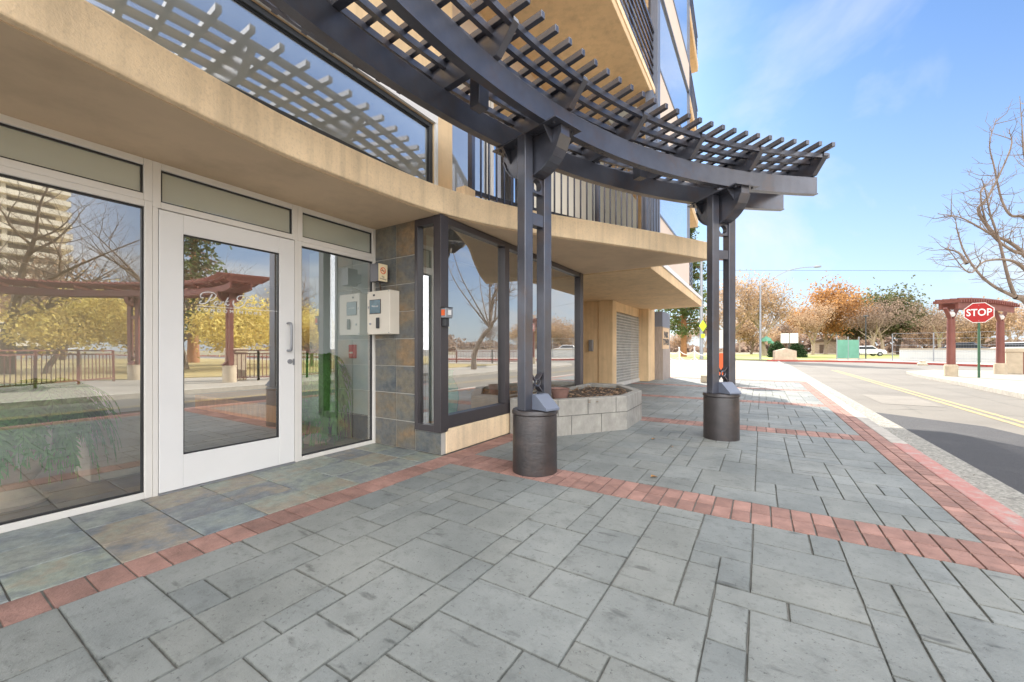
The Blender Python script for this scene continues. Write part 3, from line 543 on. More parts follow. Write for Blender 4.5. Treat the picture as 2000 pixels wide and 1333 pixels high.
t = thing('alarm_pull_station', 'small red fire alarm pull station on the pale lobby wall', 'alarm', (-4.34,3.19,1.07)); sub(t, 'housing', 'pull_red', (-4.40,3.165,.99,-4.28,3.199,1.16), bevel=.006); sub(t, 'handle', 'white', (-4.37,3.155,1.05,-4.31,3.164,1.07))
t = thing('security_camera', 'small white dome camera inside the top of the narrow bay window', 'camera', (-3.04,3.3,2.38)); MB().lathe([(.001,0),(.035,.01),(.045,.04),(.045,.06)], (-3.02,3.3,2.37), 20).build('dome', 'dark', t, smooth=True); sub(t, 'mount', 'white', (-3.08,3.26,2.431,-2.98,3.34,2.45))

# ------------------------------------------------------------------ curved steel pergolas
def pergola(name, label, C, Rb, fdir, a0, a1, cols, m, mb, r_off=0.0, lamp_angles=(), step=8.9, post=.10, inner=.82):
    # fdir: +1 when the open (street) side is towards the centre
    T = thing(name, label, 'pergola', (C[0]+Rb*cos(cols[0]), C[1]+Rb*sin(cols[0]), 0))
    pt = lambda r, a, z: Vector((C[0]+r*cos(a), C[1]+r*sin(a), z))
    for k, r in enumerate((Rb-.25, Rb+.29)):
        b = MB().arcbox(C, r-.022, r+.022, a0, a1, 3.012, 3.215, 60).build('curved_beam', m, T, bevel=.004)
        MB().arcbox(C, r-.036, r+.036, a0, a1, 3.0, 3.0118, 60).build('flange', m, b)
    n = int(abs(a1-a0)/R_(step)); sg = 1 if a1 > a0 else -1; st = sg*R_(step)
    for i in range(n+1):
        a = a1-R_(.6)*sg-i*st; tn = Vector((-sin(a), cos(a), 0))*.03
        pr_ = [(Rb-.46,3.42),(Rb-.465,3.385),(Rb-.30,3.219),(Rb+inner-.22,3.219),(Rb+inner-.02,3.385),(Rb+inner-.02,3.42)]
        MB().extr([pt(r,a,z)-tn for r, z in pr_], tn*2).build('rafter', m, T, bevel=.003)
    for k in range(8):
        r = Rb-.43+k*.174; MB().arcbox(C, r-.019, r+.019, a0, a1, 3.368, 3.419, 60).build('curved_slat', m, T)
    nb = int(abs(a1-a0)/R_(1.78)); 
    for i in range(nb+1):
        a = a1-sg*R_(1.0)-sg*i*R_(1.78); MB().bar(pt(Rb-.60,a,3.446), pt(Rb+inner+.07,a,3.446), .040, .050).build('cross_slat', m, T, bevel=.003)
    for a in cols:
        c = pt(Rb,a,0); er = Vector((cos(a),sin(a),0)); et = Vector((-sin(a),cos(a),0)); col = MB()
        prof = [(.202,0),(.200,.50),(.196,.515),(.208,.525),(.208,.545),(.20,.56),(.0,.565)]
        base = MB().lathe(prof, c, 40).build('column_base', mb, T, smooth=True)
        for s in (-1, 1):
            p = c+et*s*.123; MB().bar(p+Vector((0,0,.56)), p+Vector((0,0,2.995)), post, post, up=er).build('post', m, base, bevel=.006)
        def yk(z, h, nm, hole=True):
            if hole:
                o = MB(); N = 24
                for sd2 in (0,):
                    vs = []; fs = []
                    for i in range(N):
                        q = 2*pi*i/N; rr = .075/max(abs(cos(q)),abs(sin(q)))
                        for dd in (-.03,.03):
                            vs.append(c+et*(.055*cos(q))+er*dd+Vector((0,0,z+.055*sin(q)))); vs.append(c+et*(rr*cos(q)*.97)+er*dd+Vector((0,0,z+rr*sin(q))))
                    for i in range(N):
                        j = (i+1)%N; a_, b_ = 4*i, 4*j; fs += [(a_,b_,b_+1,a_+1),(a_+2,a_+3,b_+3,b_+2),(a_,a_+2,b_+2,b_),(a_+1,b_+1,b_+3,a_+3)]
                    o.add(vs, fs)
                o.build(nm, m, base)
            else: MB().bar(c-et*.073+Vector((0,0,z)), c+et*.073+Vector((0,0,z)), .08, h).build(nm, m, base, bevel=.003)
        yk(2.585, .15, 'ring_spacer'); yk(2.27, .11, 'spacer_bar', False)
        x = MB()
        for sa in (-1, 1):
            for sb_ in (-1, 1): x.bar(c+et*sa*.02+Vector((0,0,.80+sb_*.025)), c+et*sa*.072+Vector((0,0,.80+sb_*.085)), .06, .012, up=et)
        x.tube([c+er*(-.035)+et*.032*cos(q*pi/8)+Vector((0,0,.80+.032*sin(q*pi/8))) for q in range(17)], .007, 5, False); x.tube([c+er*.035+et*.032*cos(q*pi/8)+Vector((0,0,.80+.032*sin(q*pi/8))) for q in range(17)], .007, 5, False)
        x.build('cross_brace', m, base)
        lp = c-er*fdir*.14; w = et*.085
        MB().extr([lp-w+er*fdir*.10+Vector((0,0,.566)), lp-w-er*fdir*.085+Vector((0,0,.566)), lp-w-er*fdir*.085+Vector((0,0,.585)), lp-w+er*fdir*.05+Vector((0,0,.70)), lp-w+er*fdir*.10+Vector((0,0,.70))], w*2).build('floodlight', 'slate_blue' if m == 'steel' else m, base, bevel=.004)
        # bracket: flange plate, half-moon box and gussets
        MB().bar(c-er*.40+Vector((0,0,2.993)), c+er*.40+Vector((0,0,2.993)), .34, .012).build('bracket_plate', m, base)
        for sa in (-.12, .12):
            for sb_ in (-.34, .34): q_ = c+er*sb_+et*sa+Vector((0,0,2.972)); MB().tube([q_, q_+Vector((0,0,.016))], .013, 6).build('bolt', m, base)
        arc = [(-.36+.72*i/16, -.33*math.sqrt(max(0,1-((-.36+.72*i/16)/.37)**2))) for i in range(17)]
        poly = [c-et*.055+er*u+Vector((0,0,2.986+v)) for u, v in arc]+[c-et*.055+er*.36+Vector((0,0,2.986)), c-et*.055-er*.36+Vector((0,0,2.986))]
        MB().extr(poly, et*.11).build('half_moon_bracket', m, base)
        arc2 = MB()
        for (u0,v0),(u1,v1) in zip(arc, arc[1:]): arc2.bar(c+er*u0+Vector((0,0,2.984+v0)), c+er*u1+Vector((0,0,2.984+v1)), .14, .012, up=(0,0,1) if abs(u1-u0) > abs(v1-v0) else er)
        arc2.build('bracket_rim', m, base)
        for s in (-1, 1):
            for e in (-.26, .26): MB().extr([c+er*e+et*s*.058+Vector((0,0,2.986)), c+er*e+et*s*.155+Vector((0,0,2.986)), c+er*e+et*s*.058+Vector((0,0,2.86))], er*.01).build('gusset', m, base)
    for a in lamp_angles:
        p = pt(Rb+.08,a,0); e = Vector((cos(a),sin(a),0)); tt = Vector((-sin(a),cos(a),0))
        MB().bar(p+Vector((0,0,3.07)), p+Vector((0,0,3.364)), .11, .11, up=e).build('downlight_box', m, T, bevel=.003)
    return T
pergola('pergola', 'dark steel curved pergola on paired posts over the sidewalk', (3.96,1.6), 5.93, 1, pi+R_(18), pi-R_(53.3), [pi-R_(15.6), pi-R_(42.3)], 'steel', 'base', lamp_angles=(pi-R_(9.9), pi-R_(31)))
C2 = (7.88,.37); aA = math.atan2(5.07-.37, 11.63-7.88); aB = math.atan2(6.36-.37, 7.42-7.88)
pergola('pergola', 'weathered red curved pergola mirrored in the entrance glass across the street', C2, 6.0, 1, R_(-5), aB+R_(13), [aA, aB, R_(12)], 'red_paint', 'beige', post=.12)

# ------------------------------------------------------------------ planter
t = thing('planter', 'low hexagonal concrete planter with dry soil against the lobby bay', 'planter', (-2.2,5.8,0))
pp_ = [(-2.80,4.42),(-2.32,4.40),(-1.57,5.50),(-1.60,6.42),(-2.2,7.35),(-2.80,7.35)]; cxy = Vector((-2.3,5.9))
def inset(ps, k): return [((x-cxy.x)*k+cxy.x, (y-cxy.y)*k+cxy.y) for x, y in ps]
pin = inset(pp_, .84); n = 6; vs = [(x,y,z) for z in (0,.46) for x,y in pp_]+[(x,y,z) for z in (.46,.30) for x,y in pin]
fs = [(i,(i+1)%n,n+(i+1)%n,n+i) for i in range(n)]+[(n+i,n+(i+1)%n,2*n+(i+1)%n,2*n+i) for i in range(n)]+[(2*n+i,2*n+(i+1)%n,3*n+(i+1)%n,3*n+i) for i in range(n)]
MB().add(vs, fs).build('wall', 'planter', t, bevel=.012)
jn = MB(); a = Vector((-2.32,4.40,0)); b = Vector((-1.57,5.50,0)); c3 = Vector((-1.60,6.42,0)); nn = Vector(((b-a).y,-(b-a).x,0)).normalized()*.0015
for q, r in ((a, b), (b, c3)):
    jn.bar(q+(Vector(((r-q).y,-(r-q).x,0)).normalized()*.0015)+Vector((0,0,.25)), r+(Vector(((r-q).y,-(r-q).x,0)).normalized()*.0015)+Vector((0,0,.25)), .006, .008)
for k in (.33, .68): 
    p = a.lerp(b, k)+nn; jn.bar(p+Vector((0,0,.004)), p+Vector((0,0,.25)), .006, .008)
for k in (.18, .52, .86):
    p = a.lerp(b, k)+nn; jn.bar(p+Vector((0,0,.25)), p+Vector((0,0,.458)), .006, .008)
jn.build('block_joints', 'joint', t); MB().prism(pin, .28, .40).build('soil', 'soil', t)
random.seed(5)
def litter(x, y, z, s, label):
    a = random.random()*6.28; u = Vector((cos(a), sin(a), 0))*s; v = Vector((-sin(a), cos(a), 0))*s*.55; c = Vector((x,y,z))
    o = MB().add([c-u, c-u*.3+v+Vector((0,0,.012)), c+u*.6+v*.7+Vector((0,0,.02)), c+u+Vector((0,0,.006)), c+u*.5-v*.9+Vector((0,0,.018)), c-u*.4-v+Vector((0,0,.008)), c+Vector((0,0,.004))], [(0,1,6),(1,2,6),(2,3,6),(3,4,6),(4,5,6),(5,0,6)]).build('fallen_leaf', 'leaf_litter', loc=(x,y,z)); tag(o, label, 'leaf', 'fallen leaves on the paving')
litter(-.78,3.55,.005,.035,'dry brown leaf on the grey paving right of the front column'); litter(-1.12,5.05,.005,.04,'curled pale brown leaf lying just in front of the planter'); litter(-.85,4.75,.005,.03,'small dry leaf on the paving between the two pergola columns')
gr = MB()
for i in range(900):
    y = random.uniform(-2, 14); x = 1.48+abs(random.gauss(0,.10)) if random.random() < .7 else random.uniform(-2.4,1.2); z = Z+.012 if x > 1.3 else .003; s_ = random.uniform(.003,.011) if x > 1.3 else random.uniform(.0015,.004); a = random.random()*6.28; c_ = Vector((x,y,z)); gr.add([c_+Vector((cos(a),sin(a),0))*s_, c_+Vector((cos(a+2),sin(a+2),0))*s_, c_+Vector((cos(a+4),sin(a+4),0))*s_, c_+Vector((0,0,s_*.7))], [(0,1,3),(1,2,3),(2,0,3)])
o = gr.build('street_grit', 'grit', fix=False); o['kind'] = 'stuff'; tag(o, 'fine grit and crumbs scattered in the gutter and on the paving', 'grit')
lf = MB()
for i in range(260):
    x = random.uniform(-2.7,-1.75); y = random.uniform(4.9,6.9); a = random.random()*6.28; nn_ = Vector((random.uniform(-.5,.5),random.uniform(-.5,.5),1)).normalized(); lf.quad((x,y,.405+random.random()*.04), nn_, nn_.cross(Vector((cos(a),sin(a),.1))), .05, .03, random.random())
o = lf.build('leaf_litter', 'leaf_tan', fix=False); o['kind'] = 'stuff'; tag(o, 'dry leaves gathered on the planter soil', 'dry leaves')
MB().lathe([(.09,0),(.13,.16),(.14,.165),(.13,.17),(.11,.12)], (-2.35,5.0,.40), 20).build('x', 'brick', loc=(0,0,0)); o = bpy.data.objects['x']; o.name = 'clay_pot'; o.data.name = 'clay_pot'; tag(o, 'small orange clay pot sunk in the planter soil', 'pot')

# ------------------------------------------------------------------ ferns inside the lobby
def fern(name, label, c, h, rad, n, seed, droop=.8):
    random.seed(seed); t = thing(name, label, 'fern', c); f = MB()
    for i in range(n):
        a = random.random()*6.28; L = rad*random.uniform(.7,1.25)*(1-.32*cos(a) if cos(a) > 0 else .85); up = h*random.uniform(.35,1.1); dz = droop*random.uniform(.4,1.2); w0 = random.uniform(.10,.14); rr = random.random()*.9+.1; K = 15; prev = None
        for k in range(K+1):
            s = k/K; p = Vector(c)+Vector((cos(a)*L*math.sin(s*1.45), sin(a)*L*math.sin(s*1.45), up*math.sin(min(1,s*1.7)*pi/2)*.9-dz*s**2.2)); 
            if prev is not None:
                d = (p-prev).normalized(); sd_ = d.cross(Vector((0,0,1))).normalized() if abs(d.z) < .98 else Vector((-sin(a),cos(a),0)); w = w0*(1-s)**.6*(.5+min(1,s*5)*.5)+.006
                for sg in (-1, 1):
                    tip = p+sd_*sg*w+d*.012-Vector((0,0,.25*w)); f.add([prev, prev+d*(p-prev).length*.92, tip+d*.014, tip+d*.002], [(0,1,2,3)], rr)
                f.bar(prev, p, .004, .003)
            prev = p
    f.build('fronds', 'fern', t, fix=False); return t
fa = fern('potted_fern', 'green fern spilling over the pale urn behind the left window', (-4.50,.52,.62), .34, .50, 280, 2, .55)
MB().lathe([(.17,0),(.19,.03),(.13,.07),(.10,.16),(.14,.22),(.22,.30),(.25,.42),(.24,.52),(.275,.56),(.28,.60),(.25,.61)], (-4.50,.52,0), 32).build('urn', 'terracotta', fa, smooth=True)
ur = MB()
for i in range(12):
    a = i*pi/6; e = Vector((cos(a),sin(a),0)); ur.tube([Vector((-4.50,.52,0))+e*r+Vector((0,0,z)) for r, z in ((.235,.30),(.262,.38),(.268,.48),(.285,.54))], [.01,.022,.024,.01], 8)
ur.build('relief_leaves', 'urn_white', fa, smooth=True)
fb = fern('potted_fern', 'tall green fern hanging to the floor behind the window right of the door', (-4.50,2.80,.86), .32, .40, 260, 9, .95)
MB().lathe([(.14,0),(.16,.03),(.09,.08),(.08,.45),(.13,.52),(.18,.60),(.20,.78),(.21,.82),(.19,.83)], (-4.50,2.80,0), 28).build('urn', 'terracotta', fb, smooth=True)
o = MB().lathe([(.07,0),(.09,.05),(.12,.25),(.11,.38),(.06,.48),(.045,.55),(.06,.60)], (-3.25,3.75,.25), 28).build('floor_vase', 'vase', smooth=True); tag(o, 'tall green ceramic vase standing behind the bay glass', 'vase')
o = MB().box(-5.2,.95,0,-4.7,1.5,.5).build('lobby_crate', 'beige', bevel=.01); tag(o, 'beige box on the lobby floor right of the left fern', 'box')

# ------------------------------------------------------------------ trees
def grow(wood, twig, p, d, L, r, lev, maxl, tips, spread, up, kids, rnd, sides=6):
    n = 4 if lev < maxl else 3; pts = [p.copy()]; rs = [r]; q = p.copy()
    for i in range(n):
        d = (d+Vector((rnd.gauss(0,.13),rnd.gauss(0,.13),rnd.gauss(0,.09)+up*.12))).normalized(); q = q+d*L/n; pts.append(q.copy()); rs.append(r*(1-.55*(i+1)/n))
    (wood if lev < 2 else twig).cur = rnd.random(); (wood if lev < 2 else twig).tube(pts, rs, max(3, sides-lev), False)
    if lev >= maxl: tips += [pts[-1], pts[-2], pts[1]]; return
    if lev >= maxl-1: tips += pts[1:]
    k = kids if lev else kids+2
    for i in range(k):
        t_ = rnd.uniform(.45 if lev else .35, 1.0); idx = min(n-1, int(t_*n)); pos = pts[idx].lerp(pts[idx+1], t_*n-idx); ax = rnd.random()*6.28
        s = Vector((cos(ax), sin(ax), rnd.uniform(-.15,.6))); nd = (d*(1-spread)+s*spread).normalized(); grow(wood, twig, pos, nd, L*rnd.uniform(.55,.8), r*(1-.5*t_)*rnd.uniform(.5,.7), lev+1, maxl, tips, spread, up, kids, rnd, sides)
    grow(wood, twig, pts[-1], d, L*.7, rs[-1], lev+1, maxl, tips, spread, up, kids, rnd, sides)
def tree(name, label, loc, H_, seed, leaf=None, nl=2500, ls=.3, maxl=4, spread=.55, up=.5, kids=3, bark='bark', r=None, fuzz=.5, group=None, lean=(0,0), twm=None, low=.3):
    rnd = random.Random(seed); T = thing(name, label, 'tree', loc, group); wood = MB(); twg = MB(); tips = []; base = Vector(loc)
    grow(wood, twg, base-Vector((0,0,.1)), Vector((lean[0],lean[1],1)).normalized(), H_*low, r or H_*.022, 0, maxl, tips, spread, up, kids, rnd, 8)
    wood.build('trunk', bark, T, smooth=True, fix=False); twg.build('branches', twm or bark, T, fix=False)
    if leaf:
        c = MB()
        for i in range(nl):
            tpt = rnd.choice(tips); p = tpt+Vector((rnd.gauss(0,fuzz),rnd.gauss(0,fuzz),rnd.gauss(0,fuzz*.8))); nn = Vector((rnd.gauss(0,1),rnd.gauss(0,1),rnd.gauss(0,1)+.4)).normalized(); u = nn.orthogonal(); a = rnd.random()*6.28; u = u*cos(a)+nn.cross(u)*sin(a); s = ls*rnd.uniform(.5,1.3); c.quad(p, nn, u, s, s*.6, rnd.random()*.9+.1)
        c.build('crown', leaf, T, fix=False)
    return T
def conifer(name, label, loc, H_, rad, seed, leaf='leaf_green', bark='bark_red', nb=90, low=.16, r=.45, per=70, ls=.35, shape=.8):
    rnd = random.Random(seed); T = thing(name, label, 'tree', loc); base = Vector(loc); MB().tube([base, base+Vector((0,0,H_*.5)), base+Vector((0,0,H_*.97))], [r, r*.6, .05], 10).build('trunk', bark, T, smooth=True); w = MB(); c = MB()
    for i in range(nb):
        t_ = low+(1-low)*(i+rnd.random())/nb; z = H_*t_; L = rad*(1-((t_-low)/(1-low))**1.3*shape-.03)*rnd.uniform(.65,1.1); a = rnd.random()*6.28; e = Vector((cos(a),sin(a),0)); q = [base+Vector((0,0,z)), base+e*L*.5+Vector((0,0,z+L*.05)), base+e*L+Vector((0,0,z-L*.1))]; w.tube(q, [.08,.05,.02], 4, False); rr = rnd.random()*.9+.1
        for k in range(per):
            s = rnd.uniform(.25,1.05); p = q[0].lerp(q[2], s)+Vector((rnd.gauss(0,.45),rnd.gauss(0,.45),rnd.gauss(0,.28)+L*.05)); nn = Vector((rnd.gauss(0,1),rnd.gauss(0,1),rnd.gauss(0,1)+.8)).normalized(); c.quad(p, nn, nn.orthogonal()*cos(k)+nn.cross(nn.orthogonal())*sin(k), ls*rnd.uniform(.6,1.3), ls*.45, min(1, max(.05, rr+rnd.uniform(-.3,.3))))
    w.build('branches', bark, T, fix=False); c.build('crown', leaf, T, fix=False); return T
def again(src, loc, rot, sc, label, group=None):
    o = copy_tree(src); o.location = loc; o.rotation_euler.z = rot; o.scale = (sc, sc, sc); o['label'] = label
    if group: o['group'] = group
    return o
conifer('conifer_tree', 'tall dark green conifer with reddish trunk beside the building corner', (-9.9,64.5,0), 22, 4.6, 1, nb=120, per=80, shape=.75)
limbs = [[(7.75, 17.6, -0.05), (7.72, 17.65, 0.9), (7.17, 17.645, 1.82), (6.64, 17.59, 2.24), (6.35, 17.41, 2.54), (6.14, 17.28, 2.6)], [(6.14, 17.28, 2.6), (5.94, 17.09, 3.15), (5.69, 16.86, 4.18), (5.44, 16.63, 4.94), (5.33, 16.5, 5.44), (5.19, 16.34, 5.86)], [(6.64, 17.59, 2.24), (6.61, 17.57, 3.16), (6.35, 17.41, 3.82), (5.97, 17.17, 4.18), (5.64, 16.96, 4.34), (5.24, 16.72, 4.61), (4.8, 16.44, 4.87), (4.27, 16.11, 4.97)], [(6.58, 17.56, 4.48), (6.38, 17.49, 4.89), (6.08, 17.36, 4.97), (5.88, 17.29, 5.45), (5.73, 17.26, 6.41), (5.64, 17.26, 7.1), (5.84, 17.45, 7.87)], [(6.14, 17.28, 2.6), (5.69, 17.14, 2.92), (5.35, 17.06, 3.34), (5.06, 17.02, 3.97), (4.94, 17.08, 4.61), (4.93, 17.21, 5.06)], [(6.14, 17.28, 2.6), (5.57, 16.76, 2.88), (4.63, 16.0, 2.63), (4.03, 15.47, 2.7), (3.66, 15.07, 2.81)], [(6.64, 17.59, 2.24), (6.58, 17.48, 3.61), (6.52, 17.38, 4.44), (6.45, 17.27, 5.46), (6.22, 17.06, 6.6), (6.14, 16.94, 7.21)], [(6.35, 17.41, 3.82), (6.03, 17.21, 3.95), (5.52, 16.89, 4.48), (5.3, 16.75, 5.53), (5.5, 16.88, 5.86)], [(5.64, 16.96, 4.34), (5.28, 16.82, 5.09), (5.59, 17.1, 5.58), (6.14, 17.52, 6.95), (6.14, 17.61, 7.52)], [(4.97, 16.55, 3.55), (4.84, 16.74, 3.94), (4.53, 16.82, 4.07)], [(6.58, 17.56, 3.16), (6.01, 17.03, 3.59), (5.28, 16.41, 3.56), (4.84, 15.97, 3.21), (4.3, 15.47, 3.81)], [(6.64, 17.59, 2.24), (7.24, 17.91, 3.3600000000000003), (7.84, 18.31, 4.800000000000001), (8.14, 18.63, 6.72)], [(6.64, 17.59, 2.24), (7.52, 17.11, 3.5), (8.4, 16.509999999999998, 5.120000000000001), (8.84, 16.03, 7.28)], [(6.64, 17.59, 2.24), (6.88, 16.71, 3.43), (7.119999999999999, 15.61, 4.960000000000001), (7.239999999999999, 14.73, 7.0)], [(6.64, 17.59, 2.24), (6.8, 18.19, 3.99), (6.96, 18.94, 6.24), (7.04, 19.54, 9.24)]]
T = thing('street_tree', 'bare grey tree with spurred branches leaning over the right edge', 'tree', (limbs[0][0][0], limbs[0][0][1], 0)); rnd = random.Random(4); tr_ = MB(); tw = MB()
for i, b in enumerate(limbs):
    if i == 5: continue
    q = spline(b, 5); n = len(q); r0 = .17 if i == 0 else (.075 if i in (2, 6) else .05); r1 = .07 if i == 0 else .008; rs = [r0+(r1-r0)*(k/(n-1))**.8 for k in range(n)]; tr_.tube(q, rs, 8, False)
    if i == 0: continue
    for k in range(1, n):
        for w in range(2):
            d = Vector((rnd.gauss(0,1), rnd.gauss(0,1), rnd.gauss(.5,.8))).normalized(); L = rnd.choice((.06,.08,.12,.2,.45,.7)); p = q[k-1].lerp(q[k], rnd.random()); e = p+d*L*.5; e2 = e+(d+Vector((rnd.gauss(0,.3),rnd.gauss(0,.3),.35))).normalized()*L*.6; rr = min(.016, .006+L*.009); tw.cur = rnd.random(); tw.tube([p,e,e2], [rr,rr*.7,.003], 4, False)
            if L > .4:
                for g_ in range(3): p2 = p.lerp(e2, rnd.random()); d2 = (d+Vector((rnd.gauss(0,.8),rnd.gauss(0,.8),rnd.gauss(.2,.7)))).normalized(); tw.tube([p2, p2+d2*rnd.uniform(.08,.35)], [.006,.003], 3, False)
tr_.build('trunk', 'bark_street', T, smooth=True, fix=False); tw.build('branches', 'bark_street', T, fix=False)
oak = tree('park_tree', 'tall thin tree with tan leaves behind the curved lamp', (.5,82.9,0), 19, 11, 'leaf_tan', 5200, .26, 4, .5, .7, 3, 'bark_pale', fuzz=.7, twm='twig')
rust = tree('park_tree', 'broad rust-leaved tree behind the stone park sign', (12.0,112,0), 20, 21, 'leaf_rust', 14000, .36, 5, .66, .3, 3, 'bark_pale', fuzz=1.1, twm='twig')
again(oak, (-5.5,88,0), 2.1, .95, 'tan-leaved tree seen between the far pergola posts'); again(oak, (8.5,98,0), 4.0, .72, 'small tan tree just left of the broad rust one')
bare = tree('park_tree', 'bare brown tree right of the rust-leaved one', (17.6,100,0), 15, 31, 'twig', 2500, .2, 5, .62, .4, 3, 'bark_pale', fuzz=.5, twm='twig')
again(bare, (21.5,112,0), 1.3, 1.1, 'bare brown tree in front of the olive pine'); again(bare, (25,93,0), 3.3, .85, 'bare forked tree beside the olive pine, above the white wall')
pine = tree('pine_tree', 'wide olive-green pine rising over the bare trees', (26.5,124,0), 19, 41, 'leaf_olive', 11000, .45, 4, .6, .3, 3, 'bark', fuzz=1.2)
again(pine, (20,132,0), 1.9, .93, 'olive pine half hidden behind the bare trees')
org = tree('park_tree', 'orange-leaved tree between the two far red columns', (33,104,0), 12.5, 51, 'leaf_tan', 6000, .26, 4, .62, .35, 3, 'bark', fuzz=.8, twm='twig')
again(org, (39,96,0), 1.0, 1.0, 'orange-leaved tree right of the STOP sign'); again(org, (29.5,118,0), 2.0, .9, 'pale orange tree left of the far red columns'); again(org, (46,92,0), 4.0, 1.1, 'orange tree behind the red railing at the right edge'); again(org, (-2,105,0), 5.0, 1.0, 'low tan tree far behind the lawn'); again(bare, (4,120,0), 5.0, .95, 'bare tree far behind the playground')
# far belt of trees that closes the horizon
rnd = random.Random(77)
for i in range(16):
    x = -70+i*11+rnd.uniform(-3,3); again((bare, org, oak)[i%3], (x, 150+rnd.uniform(-8,14), 0), rnd.random()*6, rnd.uniform(.85,1.2), 'distant winter tree in the hazy row along the horizon', 'far row of trees behind the park')
far = MB(); rnd = random.Random(8)
for i in range(17000):
    t_ = rnd.random(); x = -120+420*t_; y = 190-30*t_+rnd.gauss(0,6); h = (5+3*sin(x*.05)+2*sin(x*.17+1))*rnd.random()**.8; nn = Vector((rnd.gauss(0,1),rnd.gauss(0,1)-1,rnd.gauss(0,1))).normalized(); far.quad((x,y,h), nn, nn.orthogonal(), rnd.uniform(.8,2), rnd.uniform(.5,1.3), rnd.random()*.9+.1)
o = far.build('distant_wood', 'twig', fix=False); o['kind'] = 'stuff'; tag(o, 'low brown distant wood along the horizon', 'wood')
# trees across the street, seen in the glass
yel = tree('plaza_tree', 'golden-leaved tree mirrored in the door glass', (15.5,9.5,0), 6.5, 71, 'leaf_yellow', 9000, .115, 4, .62, .25, 3, 'bark', fuzz=.38, low=.25)
L2 = [(19,4,1.0,'golden-leaved tree mirrored behind the red pergola posts'),(17,-1.5,.95,'golden-leaved tree mirrored at the left of the left window'),(23,8.5,1.2,'golden-leaved tree mirrored low between pergola columns'),(16,14.5,1.0,'golden-leaved tree mirrored in the pane right of the door'),(22,-5,1.2,'golden tree mirrored at the far left edge of the glass'),(24,14,1.3,'golden tree mirrored high at the right of the door glass'),(16,22,1.0,'golden tree mirrored in the lobby bay glass')]
for i, (x, y, s, l) in enumerate(L2): again(yel, (x,y,0), i*1.7, s, l)
bt = tree('plaza_tree', 'big bare tree mirrored across the tower in the left window', (20,3.0,0), 13, 81, None, maxl=5, spread=.6, up=.45, kids=3, bark='bark', low=.3)
again(bt, (19,9,0), 2.0, .9, 'bare tree mirrored above the door lettering'); again(bt, (22,17,0), 4.0, .9, 'bare tree mirrored in the pane beside the slate pier'); again(bt, (30,-4,0), 1.0, 1.0, 'bare tree mirrored at the left end of the glass')
conifer('conifer_tree', 'dark conifer mirrored behind the golden trees', (32,14,0), 13, 3.2, 5, nb=60, per=45)
rnd = random.Random(7)
for i in range(12): again((bare, yel, org)[i%3], (60+rnd.uniform(-10,20), -50+i*12, 0), rnd.random()*6, (1.0,2.0,1.1)[i%3], 'distant tree across the street mirrored in the glass', 'far trees mirrored in the glass')
struct('river_lawn', MB().prism([(12.6,-40),(12.6,3),(10,9),(10.2,24),(60,20),(60,-40)], -.1, .02), 'leafy_ground')

# ------------------------------------------------------------------ red railings across the street
def railing(label, pts, h=1.07):
    T = thing('railing', label, 'railing', (*pts[0], 0)); k = len(pts); r = MB(); n = 0
    P3 = [Vector((x,y,0)) for x, y in pts]; b = MB()
    for a, c in zip(P3, P3[1:]):
        for z, w in ((h,.07),(h-.12,.04),(.12,.04)): r.bar(a+Vector((0,0,z)), c+Vector((0,0,z)), w, .04)
        L = (c-a).length; m = int(L/.13); d = (c-a)/m
        for i in range(m): p = a+d*i; b.bar(p+Vector((0,0,.13)), p+Vector((0,0,h-.13)), .02, .02)
        m = max(1, round(L/1.5)); d = (c-a)/m
        for i in range(m+1): p = a+d*i; n += 1; MB().bar(p, p+Vector((0,0,h)), .06, .06).build('post', 'red_paint', T)
    r.build('rails', 'red_paint', T); b.build('balusters', 'red_paint', T)
railing('dark red railing mirrored in the left window', [(8.6,-6),(8.2,-1.5),(8.9,1.4),(11.2,4.4)])
railing('dark red railing mirrored in the door glass behind the column', [(8.0,6.7),(7.5,7.3),(7.3,9.0),(7.5,11.2),(8.6,15.6)])
railing('red railing beside the beige pillar at the right edge', [(9.95,27.3),(12.5,26.2),(18,24)])
for (x, y, l) in ((8.25,6.9,'beige stone pillar mirrored right of the red column in the door'),(9.62,27.35,'squat beige stone pillar at the end of the red railing')):
    T = thing('stone_pillar', l, 'pillar', (x,y,0)); MB().box(x-.25,y-.25,0,x+.25,y+.25,.98).build('shaft', 'beige', T, bevel=.02); MB().box(x-.28,y-.28,.98,x+.28,y+.28,1.14).build('cap', 'beige', T, bevel=.02)
# arched gateway pergola near the stop sign
T = thing('gateway_pergola', 'red arched two-column pergola with round globe lamps behind the STOP sign', 'pergola', (7.8,25,0))
cA, cB = Vector((6.58,23.4,0)), Vector((9.05,26.7,0)); ax = (cB-cA).normalized(); nx = Vector((ax.y,-ax.x,0))
for c in (cA, cB):
    b = MB().lathe([(.205,0),(.205,.45),(.18,.47),(.18,.49)], c, 28).build('column_base', 'beige', T, smooth=True)
    MB().tube([c+Vector((0,0,.48)), c+Vector((0,0,2.35))], [.135,.12], 16).build('column', 'red_paint', b, smooth=True)
    MB().tube([c+nx*.02*0+Vector((0,0,2.54))+nx*(-.05)+(ax*cos(q*pi/10)+Vector((0,0,sin(q*pi/10))))*.16 for q in range(21)], .035, 8, False).build('lamp_ring', 'red_paint', b)
    MB().lathe([(.001,-.13),(.09,-.095),(.13,0),(.09,.095),(.001,.13)], c+Vector((0,0,2.54)), 20).build('globe_lamp', 'white', b, smooth=True)
    MB().bar(c-ax*.08+Vector((0,0,2.35)), c-ax*.45+Vector((0,0,2.78)), .12, .06).bar(c+ax*.08+Vector((0,0,2.35)), c+ax*.45+Vector((0,0,2.78)), .12, .06).build('brace', 'red_paint', b)
